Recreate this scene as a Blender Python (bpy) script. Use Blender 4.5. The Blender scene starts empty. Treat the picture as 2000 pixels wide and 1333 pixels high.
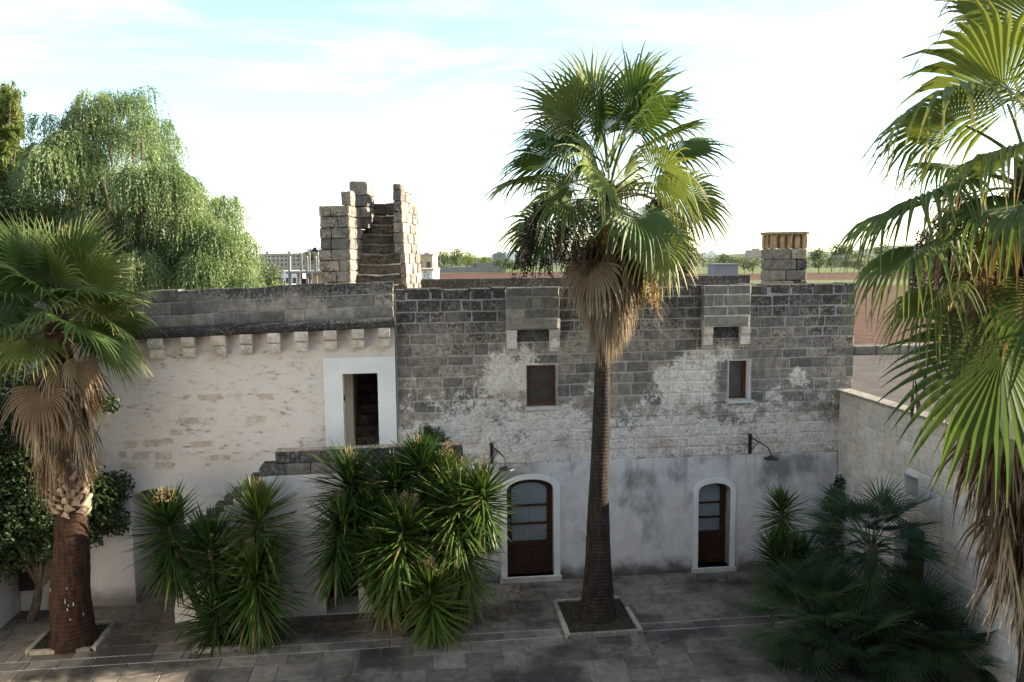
import bpy, bmesh, math, random
import numpy as np
from mathutils import Vector, Matrix
from mathutils.geometry import tessellate_polygon

rnd = random.Random(7)
rng = np.random.default_rng(11)
R_ = math.radians
scene = bpy.context.scene
col = scene.collection

# ------------------------------------------------------------------ camera
F, CH = 1600.0, 7.6                      # focal length in photo pixels, eye height
PITCH, ROLL, TH = R_(5.87), R_(0.57), R_(6.5)
CR = Matrix.Rotation(math.pi / 2 - PITCH, 3, 'X') @ Matrix.Rotation(-ROLL, 3, 'Z')
CAM = Vector((0, 0, CH))
cd = bpy.data.cameras.new('camera')
cam = bpy.data.objects.new('camera', cd)
col.objects.link(cam)
cam.matrix_world = Matrix.Translation(CAM) @ CR.to_4x4()
cd.sensor_width = 36.0
cd.lens = 36.0 * F / 2000.0
cd.clip_start, cd.clip_end = 0.05, 30000
scene.camera = cam

# ------------------------------------------------------------------ light
SUN_AZ, SUN_EL = R_(9.5), R_(16.8)          # azimuth from +X towards +Y (right, a little behind the wall)
sd = Vector((math.cos(SUN_EL) * math.cos(SUN_AZ), math.cos(SUN_EL) * math.sin(SUN_AZ), math.sin(SUN_EL)))
sl = bpy.data.lights.new('sun', 'SUN')
sl.energy, sl.angle, sl.color = 5.0, R_(0.55), (1.0, 0.87, 0.70)
so = bpy.data.objects.new('sun', sl)
col.objects.link(so)
so.rotation_euler = (-sd).to_track_quat('-Z', 'Y').to_euler()
so.location = (40, 20, 40)

world = bpy.data.worlds.new('World')
scene.world = world
world.use_nodes = True
wt = world.node_tree
wt.nodes.clear()
scene.view_settings.view_transform = 'Standard'
scene.view_settings.look = 'None'
scene.view_settings.gamma = 1.0
scene.view_settings.exposure = 2.02
scene.view_settings.use_curve_mapping = False


class NT:
    """small helper for node graphs"""
    def __init__(s, tree):
        s.t = tree

    def add(s, typ, **kw):
        n = s.t.nodes.new(typ)
        for k, v in kw.items():
            setattr(n, k, v)
        return n

    def put(s, sock, v):
        if isinstance(v, bpy.types.NodeSocket):
            s.t.links.new(v, sock)
        elif isinstance(v, (tuple, list)) and sock.type == 'RGBA' and len(v) == 3:
            sock.default_value = (*v, 1)
        else:
            sock.default_value = v

    def math(s, op, a, b=0.0, clamp=False):
        n = s.add('ShaderNodeMath', operation=op, use_clamp=clamp)
        s.put(n.inputs[0], a)
        s.put(n.inputs[1], b)
        return n.outputs[0]

    def vmath(s, op, a, b):
        n = s.add('ShaderNodeVectorMath', operation=op)
        s.put(n.inputs[0], a)
        s.put(n.inputs[1], b)
        return n.outputs['Value'] if op in ('LENGTH', 'DOT_PRODUCT') else n.outputs[0]

    def noise(s, vec, scale, detail=4, rough=0.55, dist=0.0):
        n = s.add('ShaderNodeTexNoise')
        s.put(n.inputs['Vector'], vec)
        n.inputs['Scale'].default_value = scale
        n.inputs['Detail'].default_value = detail
        n.inputs['Roughness'].default_value = rough
        n.inputs['Distortion'].default_value = dist
        return n.outputs['Fac']

    def step(s, v, a, b, lo=0.0, hi=1.0):
        n = s.add('ShaderNodeMapRange', interpolation_type='SMOOTHSTEP')
        s.put(n.inputs['Value'], v)
        n.inputs['From Min'].default_value = a
        n.inputs['From Max'].default_value = b
        n.inputs['To Min'].default_value = lo
        n.inputs['To Max'].default_value = hi
        return n.outputs[0]

    def mix(s, fac, a, b, mode='MIX'):
        n = s.add('ShaderNodeMix', data_type='RGBA', blend_type=mode)
        s.put(n.inputs[0], fac)
        s.put(n.inputs[6], a)
        s.put(n.inputs[7], b)
        return n.outputs[2]

    def pos(s):
        return s.add('ShaderNodeNewGeometry').outputs['Position']

    def sep(s, v):
        n = s.add('ShaderNodeSeparateXYZ')
        s.put(n.inputs[0], v)
        return n.outputs

    def comb(s, x, y, z):
        n = s.add('ShaderNodeCombineXYZ')
        for i, v in enumerate((x, y, z)):
            s.put(n.inputs[i], v)
        return n.outputs[0]

    def orand(s):
        return s.add('ShaderNodeObjectInfo').outputs['Random']

    def attr(s, name):
        n = s.add('ShaderNodeAttribute')
        n.attribute_name = name
        return n.outputs['Fac']

    def blob(s, pos, c, r):
        d = s.vmath('DIVIDE', s.vmath('SUBTRACT', pos, tuple(c)), tuple(r))
        return s.step(s.vmath('LENGTH', d, (0, 0, 0)), 0.25, 1.0, 1.0, 0.0)

    def bump(s, h, strength=0.4, dist=0.02):
        n = s.add('ShaderNodeBump')
        n.inputs['Strength'].default_value = strength
        n.inputs['Distance'].default_value = dist
        s.put(n.inputs['Height'], h)
        return n.outputs[0]


# sky: Nishita air with a broken layer of thin cloud over all of it
w = NT(wt)
sky = w.add('ShaderNodeTexSky', sky_type='NISHITA')
sky.sun_disc = False
sky.sun_elevation = SUN_EL
sky.sun_rotation = math.pi / 2 - SUN_AZ
sky.air_density, sky.dust_density, sky.ozone_density = 1.0, 0.35, 2.0
tc = w.add('ShaderNodeTexCoord')
x_, y_, z_ = w.sep(tc.outputs['Generated'])
zz = w.math('ADD', w.math('MAXIMUM', z_, 0.0), 0.13)
cv = w.comb(w.math('DIVIDE', x_, zz), w.math('MULTIPLY', w.math('DIVIDE', y_, zz), 1.9), 0.3)
n1 = w.noise(cv, 0.75, 9, 0.58, 0.5)
n2 = w.noise(cv, 0.28, 3, 0.5)
cl = w.step(w.math('ADD', w.math('MULTIPLY', n1, 0.65), w.math('MULTIPLY', n2, 0.35)), 0.47, 0.67)
bw = w.add('ShaderNodeRGBToBW')
wt.links.new(sky.outputs[0], bw.inputs[0])
lum = w.math('ADD', w.math('MULTIPLY', bw.outputs[0], 1.1), 5.0)
cloudc = w.mix(1.0, w.comb(lum, lum, lum), (0.965, 0.99, 1.03, 1), 'MULTIPLY')
air = w.mix(1.0, sky.outputs[0], (1.75, 1.75, 1.6, 1), 'MULTIPLY')
skyc = w.mix(w.math('ADD', w.math('MULTIPLY', cl, 0.80), 0.13), air, cloudc)
bg = w.add('ShaderNodeBackground')
bg.inputs['Strength'].default_value = 0.055
wt.links.new(skyc, bg.inputs['Color'])
wo = w.add('ShaderNodeOutputWorld')
wt.links.new(bg.outputs[0], wo.inputs['Surface'])


# ------------------------------------------------------------------ photo pixel -> place
def ray(px, py):
    return CR @ Vector(((px - 1000) / F, -(py - 666.5) / F, -1))


def ground(px, py, z=0.0):
    d = ray(px, py)
    return CAM + d * ((z - CH) / d.z)


def at_y(px, py, Y):
    d = ray(px, py)
    return CAM + d * (Y / d.y)


O = Vector((-0.056, 18.60, 0.0))                      # foot of the long wall
U = Vector((math.cos(TH), math.sin(TH), 0))           # along the wall, to the right
N = Vector((math.sin(TH), -math.cos(TH), 0))          # out of the wall, to the courtyard


def wall(px, py, off=0.0):
    d = ray(px, py)
    t = (O + N * off - CAM).dot(N) / d.dot(N)
    P = CAM + d * t
    return (P - O).dot(U), P.z


def W3(u, z, off=0.0):
    return O + U * u + N * off + Vector((0, 0, z))


def loc_of(P):                                        # world -> wall frame (u, y inwards, z)
    return Vector(((P - O).dot(U), -(P - O).dot(N), P.z))


# ------------------------------------------------------------------ object helpers
def tag(o, label, cat, group=None):
    o['label'] = label
    o['category'] = cat
    if group:
        o['group'] = group
    return o


def empty(name, loc=(0, 0, 0), rz=0.0):
    o = bpy.data.objects.new(name, None)
    col.objects.link(o)
    o.location = loc
    o.rotation_euler = (0, 0, rz)
    o.empty_display_size = 0.2
    return o


def link(name, me, parent=None, loc=None, rot=None, scale=None):
    o = bpy.data.objects.new(name, me)
    col.objects.link(o)
    if parent is not None:
        o.parent = parent
    if loc is not None:
        o.location = loc
    if rot is not None:
        o.rotation_euler = rot
    if scale is not None:
        o.scale = scale
    return o


def mesh(name, V, Fc, mats, fm=None, smooth=False, t=None, fix=False):
    me = bpy.data.meshes.new(name)
    me.from_pydata([tuple(v) for v in V], [], [tuple(f) for f in Fc])
    for m in (mats if isinstance(mats, (list, tuple)) else [mats]):
        me.materials.append(m)
    if fm is not None:
        me.polygons.foreach_set('material_index', fm)
    if smooth:
        me.polygons.foreach_set('use_smooth', [True] * len(me.polygons))
    if t is not None:
        a = me.attributes.new('t', 'FLOAT', 'POINT')
        a.data.foreach_set('value', list(t))
    if fix:
        b = bmesh.new()
        b.from_mesh(me)
        bmesh.ops.recalc_face_normals(b, faces=b.faces)
        b.to_mesh(me)
        b.free()
    me.update()
    return me


def quads_mesh(name, V, mat, t=None, smooth=False):
    """V: (n,4,3) array of quads"""
    n = len(V)
    me = bpy.data.meshes.new(name)
    me.vertices.add(n * 4)
    me.vertices.foreach_set('co', np.asarray(V, dtype=np.float32).ravel())
    me.loops.add(n * 4)
    me.loops.foreach_set('vertex_index', np.arange(n * 4, dtype=np.int32))
    me.polygons.add(n)
    me.polygons.foreach_set('loop_start', np.arange(0, n * 4, 4, dtype=np.int32))
    me.polygons.foreach_set('loop_total', np.full(n, 4, dtype=np.int32))
    me.materials.append(mat)
    if t is not None:
        a = me.attributes.new('t', 'FLOAT', 'POINT')
        a.data.foreach_set('value', np.repeat(np.asarray(t, dtype=np.float32), 4))
    me.update(calc_edges=True)
    return me


class MB:
    """collects simple shapes into one mesh"""
    def __init__(s):
        s.V, s.F = [], []

    def box(s, x0, x1, y0, y1, z0, z1):
        b = len(s.V)
        s.V += [(x0, y0, z0), (x1, y0, z0), (x1, y1, z0), (x0, y1, z0), (x0, y0, z1), (x1, y0, z1), (x1, y1, z1), (x0, y1, z1)]
        s.F += [tuple(b + i for i in f) for f in ((0, 3, 2, 1), (4, 5, 6, 7), (0, 1, 5, 4), (1, 2, 6, 5), (2, 3, 7, 6), (3, 0, 4, 7))]
        return s

    def tube(s, pts, rad, n=8, cap=True):
        b0 = len(s.V)
        pts = [Vector(p) for p in pts]
        for i, p in enumerate(pts):
            d = (pts[min(i + 1, len(pts) - 1)] - pts[max(i - 1, 0)]).normalized()
            a = d.cross(Vector((0, 0, 1)) if abs(d.z) < 0.9 else Vector((1, 0, 0))).normalized()
            c = d.cross(a)
            r = rad[i] if isinstance(rad, (list, tuple)) else rad
            for k in range(n):
                q = 2 * math.pi * k / n
                s.V.append(p + a * (r * math.cos(q)) + c * (r * math.sin(q)))
        for i in range(len(pts) - 1):
            for k in range(n):
                k2 = (k + 1) % n
                s.F.append((b0 + i * n + k, b0 + i * n + k2, b0 + (i + 1) * n + k2, b0 + (i + 1) * n + k))
        if cap:
            s.F.append(tuple(b0 + k for k in range(n))[::-1])
            s.F.append(tuple(b0 + (len(pts) - 1) * n + k for k in range(n)))
        return s

    def slab(s, outer, holes, y0, y1, back=True):
        """polygon in (u,z) with holes, extruded from y0 to y1"""
        loops = [outer] + list(holes)
        flat = [p for l in loops for p in l]
        tri = tessellate_polygon([[Vector((p[0], p[1], 0)) for p in l] for l in loops])
        b = len(s.V)
        m = len(flat)
        s.V += [(p[0], y0, p[1]) for p in flat] + [(p[0], y1, p[1]) for p in flat]
        for f in tri:
            s.F.append(tuple(b + i for i in f))
            if back:
                s.F.append(tuple(b + m + i for i in reversed(f)))
        o = 0
        for l in loops:
            k = len(l)
            for i in range(k):
                j = (i + 1) % k
                s.F.append((b + o + i, b + o + j, b + m + o + j, b + m + o + i))
            o += k
        return s

    def prism(s, prof, u0, u1):
        """profile in (y,z) extruded along u"""
        b = len(s.V)
        k = len(prof)
        s.V += [(u0, p[0], p[1]) for p in prof] + [(u1, p[0], p[1]) for p in prof]
        for i in range(k):
            j = (i + 1) % k
            s.F.append((b + i, b + j, b + k + j, b + k + i))
        s.F.append(tuple(b + i for i in range(k)))
        s.F.append(tuple(b + k + i for i in reversed(range(k))))
        return s

    def build(s, name, mat, parent=None, loc=None, rot=None, smooth=False, fix=True):
        return link(name, mesh(name, s.V, s.F, mat, smooth=smooth, fix=fix), parent, loc, rot)


def rect(u0, u1, z0, z1):
    return [(u0, z0), (u1, z0), (u1, z1), (u0, z1)]


def arch(u0, u1, z0, zs, rise, n=10):
    P = [(u0, z0), (u1, z0)]
    hw, c = (u1 - u0) / 2, (u0 + u1) / 2
    for i in range(n + 1):
        a = math.pi * i / n
        x = math.cos(a)
        P.append((c + hw * x, zs + rise * math.sin(a) ** 0.9 if 0 < i < n else zs))
    return P


# ------------------------------------------------------------------ materials
def new_mat(name):
    m = bpy.data.materials.new(name)
    m.use_nodes = True
    m.node_tree.nodes.clear()
    n = NT(m.node_tree)
    out = n.add('ShaderNodeOutputMaterial')
    return m, n, out


def finish(n, out, colr, rough=0.85, normal=None, spec=0.3, metallic=0.0):
    b = n.add('ShaderNodeBsdfPrincipled')
    n.put(b.inputs['Base Color'], colr)
    n.put(b.inputs['Roughness'], rough)
    b.inputs['Specular IOR Level'].default_value = spec
    b.inputs['Metallic'].default_value = metallic
    if normal is not None:
        n.put(b.inputs['Normal'], normal)
    n.t.links.new(b.outputs[0], out.inputs['Surface'])
    return b


def plain(name, c, rough=0.7, var=0.25, scale=6.0, bump=0.2, spec=0.3, metallic=0.0):
    m, n, out = new_mat(name)
    p = n.pos()
    f = n.noise(p, scale, 6, 0.6)
    d = tuple(v * (1 - var) for v in c)
    e = tuple(min(1, v * (1 + var)) for v in c)
    finish(n, out, n.mix(n.step(f, 0.3, 0.7), d, e), rough, n.bump(n.noise(p, scale * 6, 5, 0.6), bump, 0.01), spec, metallic)
    return m


def stone_mat(name, ca, cb, dark_top=None, wash=None, blobs=(), lichen=0.35, wcol=(0.78, 0.725, 0.66), orw=0.0, vr=0.95):
    """weathered limestone: block tone, black lichen that grows towards the top, pale lichen, old limewash"""
    m, n, out = new_mat(name)
    p = n.pos()
    z = n.sep(p)[2]
    f1 = n.noise(p, 7.0, 6, 0.62)
    f2 = n.noise(p, 1.1, 4, 0.6)
    f3 = n.noise(p, 38.0, 5, 0.7)
    f4 = n.noise(p, 15.0, 7, 0.72)
    orr = n.orand()
    c = n.mix(n.step(f1, 0.3, 0.72), ca, cb)
    hv = n.add('ShaderNodeHueSaturation')
    n.put(hv.inputs['Value'], n.math('ADD', n.math('MULTIPLY', orr, vr), 1.0 - vr * 0.5))
    n.put(hv.inputs['Saturation'], n.math('ADD', n.math('MULTIPLY', orr, 0.5), 0.75))
    n.put(hv.inputs['Color'], c)
    c = hv.outputs[0]
    # black lichen
    k = n.math('ADD', n.math('MULTIPLY', f4, 0.6), n.math('MULTIPLY', f2, 0.4))
    if dark_top:
        k = n.math('ADD', k, n.step(z, dark_top[0], dark_top[1], 0.0, dark_top[2]))
    k = n.math('ADD', k, n.math('MULTIPLY', n.math('SUBTRACT', orr, 0.5), 0.10))
    c = n.mix(n.math('MULTIPLY', n.step(k, 0.60 - lichen * 0.25, 0.74 - lichen * 0.2), 0.88), c, (0.028, 0.027, 0.025))
    # pale lichen spots
    c = n.mix(n.math('MULTIPLY', n.step(n.noise(p, 19.0, 8, 0.78), 0.54, 0.62), 0.55), c, (0.38, 0.365, 0.335))
    c = n.mix(n.math('MULTIPLY', n.step(n.noise(p, 26.0, 7, 0.78), 0.585, 0.65), 0.8), c, (0.022, 0.021, 0.019))
    if wash is not None:
        wv = n.math('ADD', n.math('MULTIPLY', n.noise(p, 2.3, 10, 0.72), 0.62), n.math('MULTIPLY', f4, 0.38))
        wv = n.math('ADD', wv, n.step(z, wash[0], wash[1], wash[2], wash[3]))
        if orw:
            wv = n.math('ADD', wv, n.math('MULTIPLY', n.math('SUBTRACT', orr, 0.45), orw))
        for (cc, rr, a) in blobs:
            wv = n.math('ADD', wv, n.math('MULTIPLY', n.blob(p, cc, rr), a))
        wc = n.mix(n.step(f1, 0.35, 0.7), tuple(v * 0.80 for v in wcol), wcol)
        wc = n.mix(n.step(n.noise(p, 1.7, 5, 0.6), 0.52, 0.72), wc, (0.50, 0.40, 0.33))
        wf = n.math('MULTIPLY', n.step(wv, 0.565, 0.65), n.step(n.noise(p, 17.0, 9, 0.8), 0.38, 0.50, 0.12, 1.0))
        c = n.mix(wf, c, wc)
    h = n.math('ADD', n.math('MULTIPLY', f3, 0.6), n.math('MULTIPLY', f4, 0.9))
    finish(n, out, c, 0.92, n.bump(h, 0.75, 0.03), 0.15)
    return m


# whitewash left on the long wall (centres measured on the photograph)
def wb(px, py, ru, rz, a):
    u, z = wall(px, py)
    return (W3(u, z), (ru, 1.5, rz), a)


BL = [wb(1010, 715, 1.1, 0.9, 0.20), wb(1060, 820, 1.3, 0.5, 0.10), wb(960, 760, 1.0, 0.9, 0.10), wb(905, 850, 1.1, 0.6, 0.20), wb(1340, 740, 1.15, 0.85, 0.22),
      wb(1400, 690, 1.2, 0.35, 0.18), wb(1520, 640, 0.45, 1.0, 0.08), wb(1560, 850, 1.2, 0.6, 0.10), wb(1150, 870, 2.4, 0.5, 0.10),
      wb(1340, 850, 1.6, 0.6, 0.10), wb(1560, 735, 0.4, 0.35, 0.14), wb(850, 780, 1.0, 0.5, 0.05)]
M_STONE = stone_mat('wall_stone', (0.165, 0.143, 0.120), (0.32, 0.282, 0.238), (4.9, 7.1, 0.175), (2.8, 6.2, 0.165, -0.11), BL, 0.30)
M_MORT = stone_mat('mortar', (0.40, 0.385, 0.36), (0.54, 0.52, 0.49), (6.3, 7.3, 0.06), (2.8, 6.2, 0.10, -0.02), BL, -0.15)
M_PARA = stone_mat('parapet_stone', (0.19, 0.170, 0.143), (0.32, 0.292, 0.25), (6.45, 7.05, 0.16), None, (), 0.16)
M_BAY = stone_mat('bay_stone', (0.185, 0.17, 0.14), (0.29, 0.27, 0.235), (6.6, 7.0, 0.08), None, (), 0.12)
M_RUB = stone_mat('rubble', (0.47, 0.39, 0.31), (0.64, 0.57, 0.49), None, None, (), -0.05, vr=0.2)
M_TERRA = plain('ochre_tufa', (0.40, 0.27, 0.155), 0.95, 0.3, 9, 0.4)
M_BLACK = stone_mat('blackened_and_shade_stone', (0.055, 0.052, 0.048), (0.11, 0.105, 0.098), None, None, (), 0.75)
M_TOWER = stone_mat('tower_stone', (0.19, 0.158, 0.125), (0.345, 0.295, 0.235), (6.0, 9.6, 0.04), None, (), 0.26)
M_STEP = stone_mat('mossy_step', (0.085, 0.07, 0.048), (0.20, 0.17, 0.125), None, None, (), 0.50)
M_COPING = stone_mat('coping_stone', (0.10, 0.095, 0.088), (0.19, 0.18, 0.168), (2.7, 3.3, 0.12), None, (), 0.35)
M_CORB = stone_mat('corbel_stone', (0.44, 0.365, 0.29), (0.60, 0.54, 0.47), None, (5.3, 6.3, 0.13, 0.08), (), 0.0, vr=0.3)
M_RET = stone_mat('tufa_block', (0.50, 0.43, 0.345), (0.66, 0.60, 0.52), (3.6, 4.5, 0.12), (0.0, 4.4, 0.12, -0.02), (), -0.22, (0.70, 0.68, 0.655), orw=0.30, vr=0.25)
M_RETM = plain('pale_joint', (0.62, 0.60, 0.57), 0.9, 0.15, 3.0)
M_KERB = stone_mat('kerb_stone', (0.25, 0.225, 0.185), (0.38, 0.345, 0.29), None, None, (), 0.05)


def slab_mat():
    m, n, out = new_mat('paving_stone')
    p = n.pos()
    orr = n.orand()
    f1 = n.noise(p, 5.0, 7, 0.65)
    f2 = n.noise(p, 0.55, 5, 0.6)
    f3 = n.noise(p, 24, 6, 0.7)
    c = n.mix(n.step(f1, 0.3, 0.7), (0.125, 0.108, 0.086), (0.235, 0.207, 0.168))
    hv = n.add('ShaderNodeHueSaturation')
    n.put(hv.inputs['Value'], n.math('ADD', n.math('MULTIPLY', orr, 0.6), 0.68))
    n.put(hv.inputs['Color'], c)
    c = hv.outputs[0]
    # damp algae: large stains with a shape of their own
    wv = n.math('ADD', n.math('MULTIPLY', f2, 0.7), n.math('MULTIPLY', f1, 0.3))
    c = n.mix(n.math('MULTIPLY', n.step(wv, 0.47, 0.60), 0.85), c, (0.024, 0.024, 0.021))
    c = n.mix(n.math('MULTIPLY', n.step(f3, 0.60, 0.72), 0.35), c, (0.36, 0.34, 0.31))
    finish(n, out, c, n.step(wv, 0.44, 0.6, 0.78, 0.55), n.bump(n.math('ADD', f3, f1), 0.35, 0.012), 0.3)
    return m


M_SLAB = slab_mat()
M_JOINT = plain('paving_joint', (0.22, 0.205, 0.185), 0.95, 0.4, 2.0)
M_JOINTL = plain('light_joint', (0.36, 0.345, 0.32), 0.95, 0.25, 2.0)


def plaster_old():
    """pinkish limewash, flaking in short horizontal scabs, hairline cracks, smooth band at the foot"""
    m, n, out = new_mat('flaking_limewash')
    p = n.pos()
    z = n.sep(p)[2]
    st = n.vmath('MULTIPLY', p, (1.0, 1.0, 2.6))
    big = n.noise(p, 0.8, 5, 0.6)
    fl = n.noise(st, 3.2, 11, 0.74)
    fine = n.noise(st, 16.0, 6, 0.7)
    up = n.step(z, 2.75, 3.05)
    c = n.mix(n.step(big, 0.32, 0.68), (0.67, 0.60, 0.53), (0.64, 0.595, 0.545))
    c = n.mix(n.step(n.noise(p, 2.4, 6, 0.62), 0.45, 0.70), c, (0.66, 0.63, 0.60))
    c = n.mix(n.math('MULTIPLY', n.step(fl, 0.50, 0.60), n.math('MULTIPLY', up, 0.45)), c, (0.50, 0.385, 0.30))
    scab = n.math('MULTIPLY', n.step(n.math('ADD', n.math('MULTIPLY', fl, 0.7), n.math('MULTIPLY', fine, 0.3)), 0.575, 0.62), up)
    c = n.mix(n.math('MULTIPLY', scab, 0.8), c, (0.27, 0.195, 0.135))
    c = n.mix(n.math('MULTIPLY', n.step(fine, 0.66, 0.72), n.math('MULTIPLY', up, 0.5)), c, (0.17, 0.13, 0.10))
    low = n.mix(n.step(big, 0.35, 0.7), (0.56, 0.55, 0.545), (0.66, 0.645, 0.63))
    c = n.mix(up, low, c)
    # dirt splashed along the foot
    c = n.mix(n.math('MULTIPLY', n.step(n.math('SUBTRACT', z, n.math('MULTIPLY', n.noise(p, 2.2, 6, 0.7), 0.7)), -0.3, 0.15, 1.0, 0.0), 0.8), c, (0.16, 0.145, 0.12))
    h = n.math('SUBTRACT', n.math('MULTIPLY', n.noise(p, 9, 6, 0.6), 0.6), n.math('MULTIPLY', scab, 0.9))
    finish(n, out, c, 0.93, n.bump(h, 0.6, 0.03), 0.12)
    return m


def plaster_low():
    """bluish-white render of the ground floor with soot-grey run-off clouds"""
    m, n, out = new_mat('stained_white_render')
    p = n.pos()
    z = n.sep(p)[2]
    st = n.vmath('MULTIPLY', p, (1.0, 1.0, 0.62))
    a = n.noise(st, 1.15, 8, 0.62, 0.3)
    b = n.noise(p, 4.0, 7, 0.65)
    c = n.mix(n.step(b, 0.3, 0.7), (0.55, 0.545, 0.545), (0.67, 0.655, 0.645))
    k = n.math('ADD', a, n.step(z, 0.6, 2.8, -0.05, 0.075))
    for px, py, ru, rz, s in ((1560, 905, 1.6, 0.45, 0.14), (1240, 935, 1.2, 0.4, 0.10), (1260, 985, 1.1, 0.4, 0.08), (1110, 1010, 0.5, 0.7, 0.07), (1700, 900, 0.3, 0.8, -0.2)):
        u, zz2 = wall(px, py)
        k = n.math('ADD', k, n.math('MULTIPLY', n.blob(p, W3(u, zz2), (ru, 1.2, rz)), s))
    c = n.mix(n.math('MULTIPLY', n.step(k, 0.51, 0.74), 0.85), c, (0.16, 0.166, 0.178))
    c = n.mix(n.math('MULTIPLY', n.step(n.noise(p, 1.6, 4, 0.5), 0.55, 0.72), 0.4), c, (0.52, 0.43, 0.385))
    dr2 = n.noise(n.vmath('MULTIPLY', p, (6.0, 6.0, 0.35)), 1.0, 6, 0.65)
    c = n.mix(n.math('MULTIPLY', n.math('MULTIPLY', n.step(dr2, 0.55, 0.68), n.step(z, 1.2, 2.7)), 0.45), c, (0.20, 0.20, 0.20))
    dirt = n.step(n.math('SUBTRACT', z, n.math('MULTIPLY', n.noise(p, 1.8, 7, 0.7), 0.85)), -0.42, 0.08, 1.0, 0.0)
    c = n.mix(n.math('MULTIPLY', dirt, 0.92), c, (0.05, 0.05, 0.042))
    finish(n, out, c, 0.92, n.bump(n.noise(p, 11, 7, 0.65), 0.45, 0.02), 0.12)
    return m


M_OLD, M_LOW = plaster_old(), plaster_low()
M_WHITE = plain('white_paint', (0.70, 0.715, 0.71), 0.85, 0.07, 1.5, 0.15)
M_WSTAIR = plain('white_stair_render', (0.60, 0.585, 0.57), 0.9, 0.14, 1.2, 0.3)
M_CREAM = plain('cream_inner_wall', (0.55, 0.48, 0.36), 0.9, 0.1, 2.0)
M_WFR = plain('brown_window_wood', (0.085, 0.032, 0.014), 0.5, 0.3, 9.0, 0.15, 0.4)
M_WOOD = plain('brown_wood', (0.036, 0.014, 0.008), 0.45, 0.35, 9.0, 0.15, 0.45)
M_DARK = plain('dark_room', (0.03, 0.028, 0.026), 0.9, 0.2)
M_IRON = plain('black_iron', (0.012, 0.012, 0.013), 0.5, 0.3, 20, 0.2, 0.5)
M_CURT = plain('white_curtain', (0.78, 0.83, 0.92), 0.9, 0.05, 3)
M_SHUT = plain('grey_inner_shutter', (0.095, 0.09, 0.082), 0.7, 0.15, 4)
M_EARTH = plain('bed_soil', (0.045, 0.033, 0.022), 0.98, 0.5, 14, 0.8)
M_ROOF = plain('roof_screed', (0.30, 0.25, 0.20), 0.95, 0.3, 1.5, 0.4)
M_GREY = plain('grey_concrete', (0.25, 0.238, 0.22), 0.9, 0.15, 0.8)
M_SLATE = plain('sill_marble', (0.48, 0.47, 0.45), 0.6, 0.15, 5, 0.15)


def glass_mat():
    m, n, out = new_mat('window_glass')
    tr = n.add('ShaderNodeBsdfTransparent')
    tr.inputs[0].default_value = (0.95, 0.97, 0.98, 1)
    gl = n.add('ShaderNodeBsdfGlossy')
    gl.inputs['Roughness'].default_value = 0.03
    fr = n.add('ShaderNodeFresnel')
    fr.inputs[0].default_value = 1.5
    mx = n.add('ShaderNodeMixShader')
    n.t.links.new(n.math('ADD', fr.outputs[0], 0.03), mx.inputs[0])
    n.t.links.new(tr.outputs[0], mx.inputs[1])
    n.t.links.new(gl.outputs[0], mx.inputs[2])
    n.t.links.new(mx.outputs[0], out.inputs['Surface'])
    return m


M_GLASS = glass_mat()


def leaf_mat(name, ca, cb, tip, tipat=(0.8, 1.0), trans=0.35, rough=0.42, spec=0.45, var=0.5):
    m, n, out = new_mat(name)
    p = n.pos()
    t = n.attr('t')
    c = n.mix(n.step(n.math('ADD', n.math('MULTIPLY', n.orand(), 0.6), n.math('MULTIPLY', n.noise(p, 2.0, 3), 0.4)), 0.2, 0.75), ca, cb)
    c = n.mix(n.step(n.math('ADD', t, n.math('MULTIPLY', n.math('SUBTRACT', n.orand(), 0.5), 0.25)), tipat[0], tipat[1]), c, tip)
    b = n.add('ShaderNodeBsdfPrincipled')
    n.put(b.inputs['Base Color'], c)
    b.inputs['Roughness'].default_value = rough
    b.inputs['Specular IOR Level'].default_value = spec
    tr = n.add('ShaderNodeBsdfTranslucent')
    n.put(tr.inputs[0], n.mix(1.0, c, (1.35, 1.3, 0.7, 1), 'MULTIPLY'))
    mx = n.add('ShaderNodeMixShader')
    mx.inputs[0].default_value = trans
    n.t.links.new(b.outputs[0], mx.inputs[1])
    n.t.links.new(tr.outputs[0], mx.inputs[2])
    n.t.links.new(mx.outputs[0], out.inputs['Surface'])
    return m


M_PALM = leaf_mat('palm_leaf', (0.060, 0.105, 0.027), (0.140, 0.178, 0.045), (0.32, 0.29, 0.12), (0.82, 1.06), 0.24, 0.5, 0.22)
M_DEAD = leaf_mat('dry_palm_leaf', (0.095, 0.058, 0.032), (0.33, 0.245, 0.155), (0.40, 0.34, 0.26), (0.7, 1.1), 0.2, 0.75, 0.15)
M_YUC = leaf_mat('yucca_leaf', (0.030, 0.066, 0.015), (0.080, 0.135, 0.026), (0.22, 0.19, 0.07), (0.93, 1.1), 0.25, 0.42, 0.25)
M_DWARF = leaf_mat('dwarf_palm_leaf', (0.018, 0.042, 0.017), (0.042, 0.080, 0.028), (0.16, 0.17, 0.07), (0.85, 1.1), 0.2, 0.5, 0.2)
M_STALK = plain('dry_flower_stalk', (0.26, 0.17, 0.09), 0.9, 0.3, 10)
M_BERRY = plain('dark_berries', (0.030, 0.020, 0.014), 0.5, 0.5, 12)
M_BERRYY = plain('ochre_berries', (0.32, 0.21, 0.05), 0.6, 0.4, 12)
M_BOOT = plain('cut_leaf_bases', (0.30, 0.225, 0.155), 0.9, 0.35, 9, 0.4)


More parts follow.
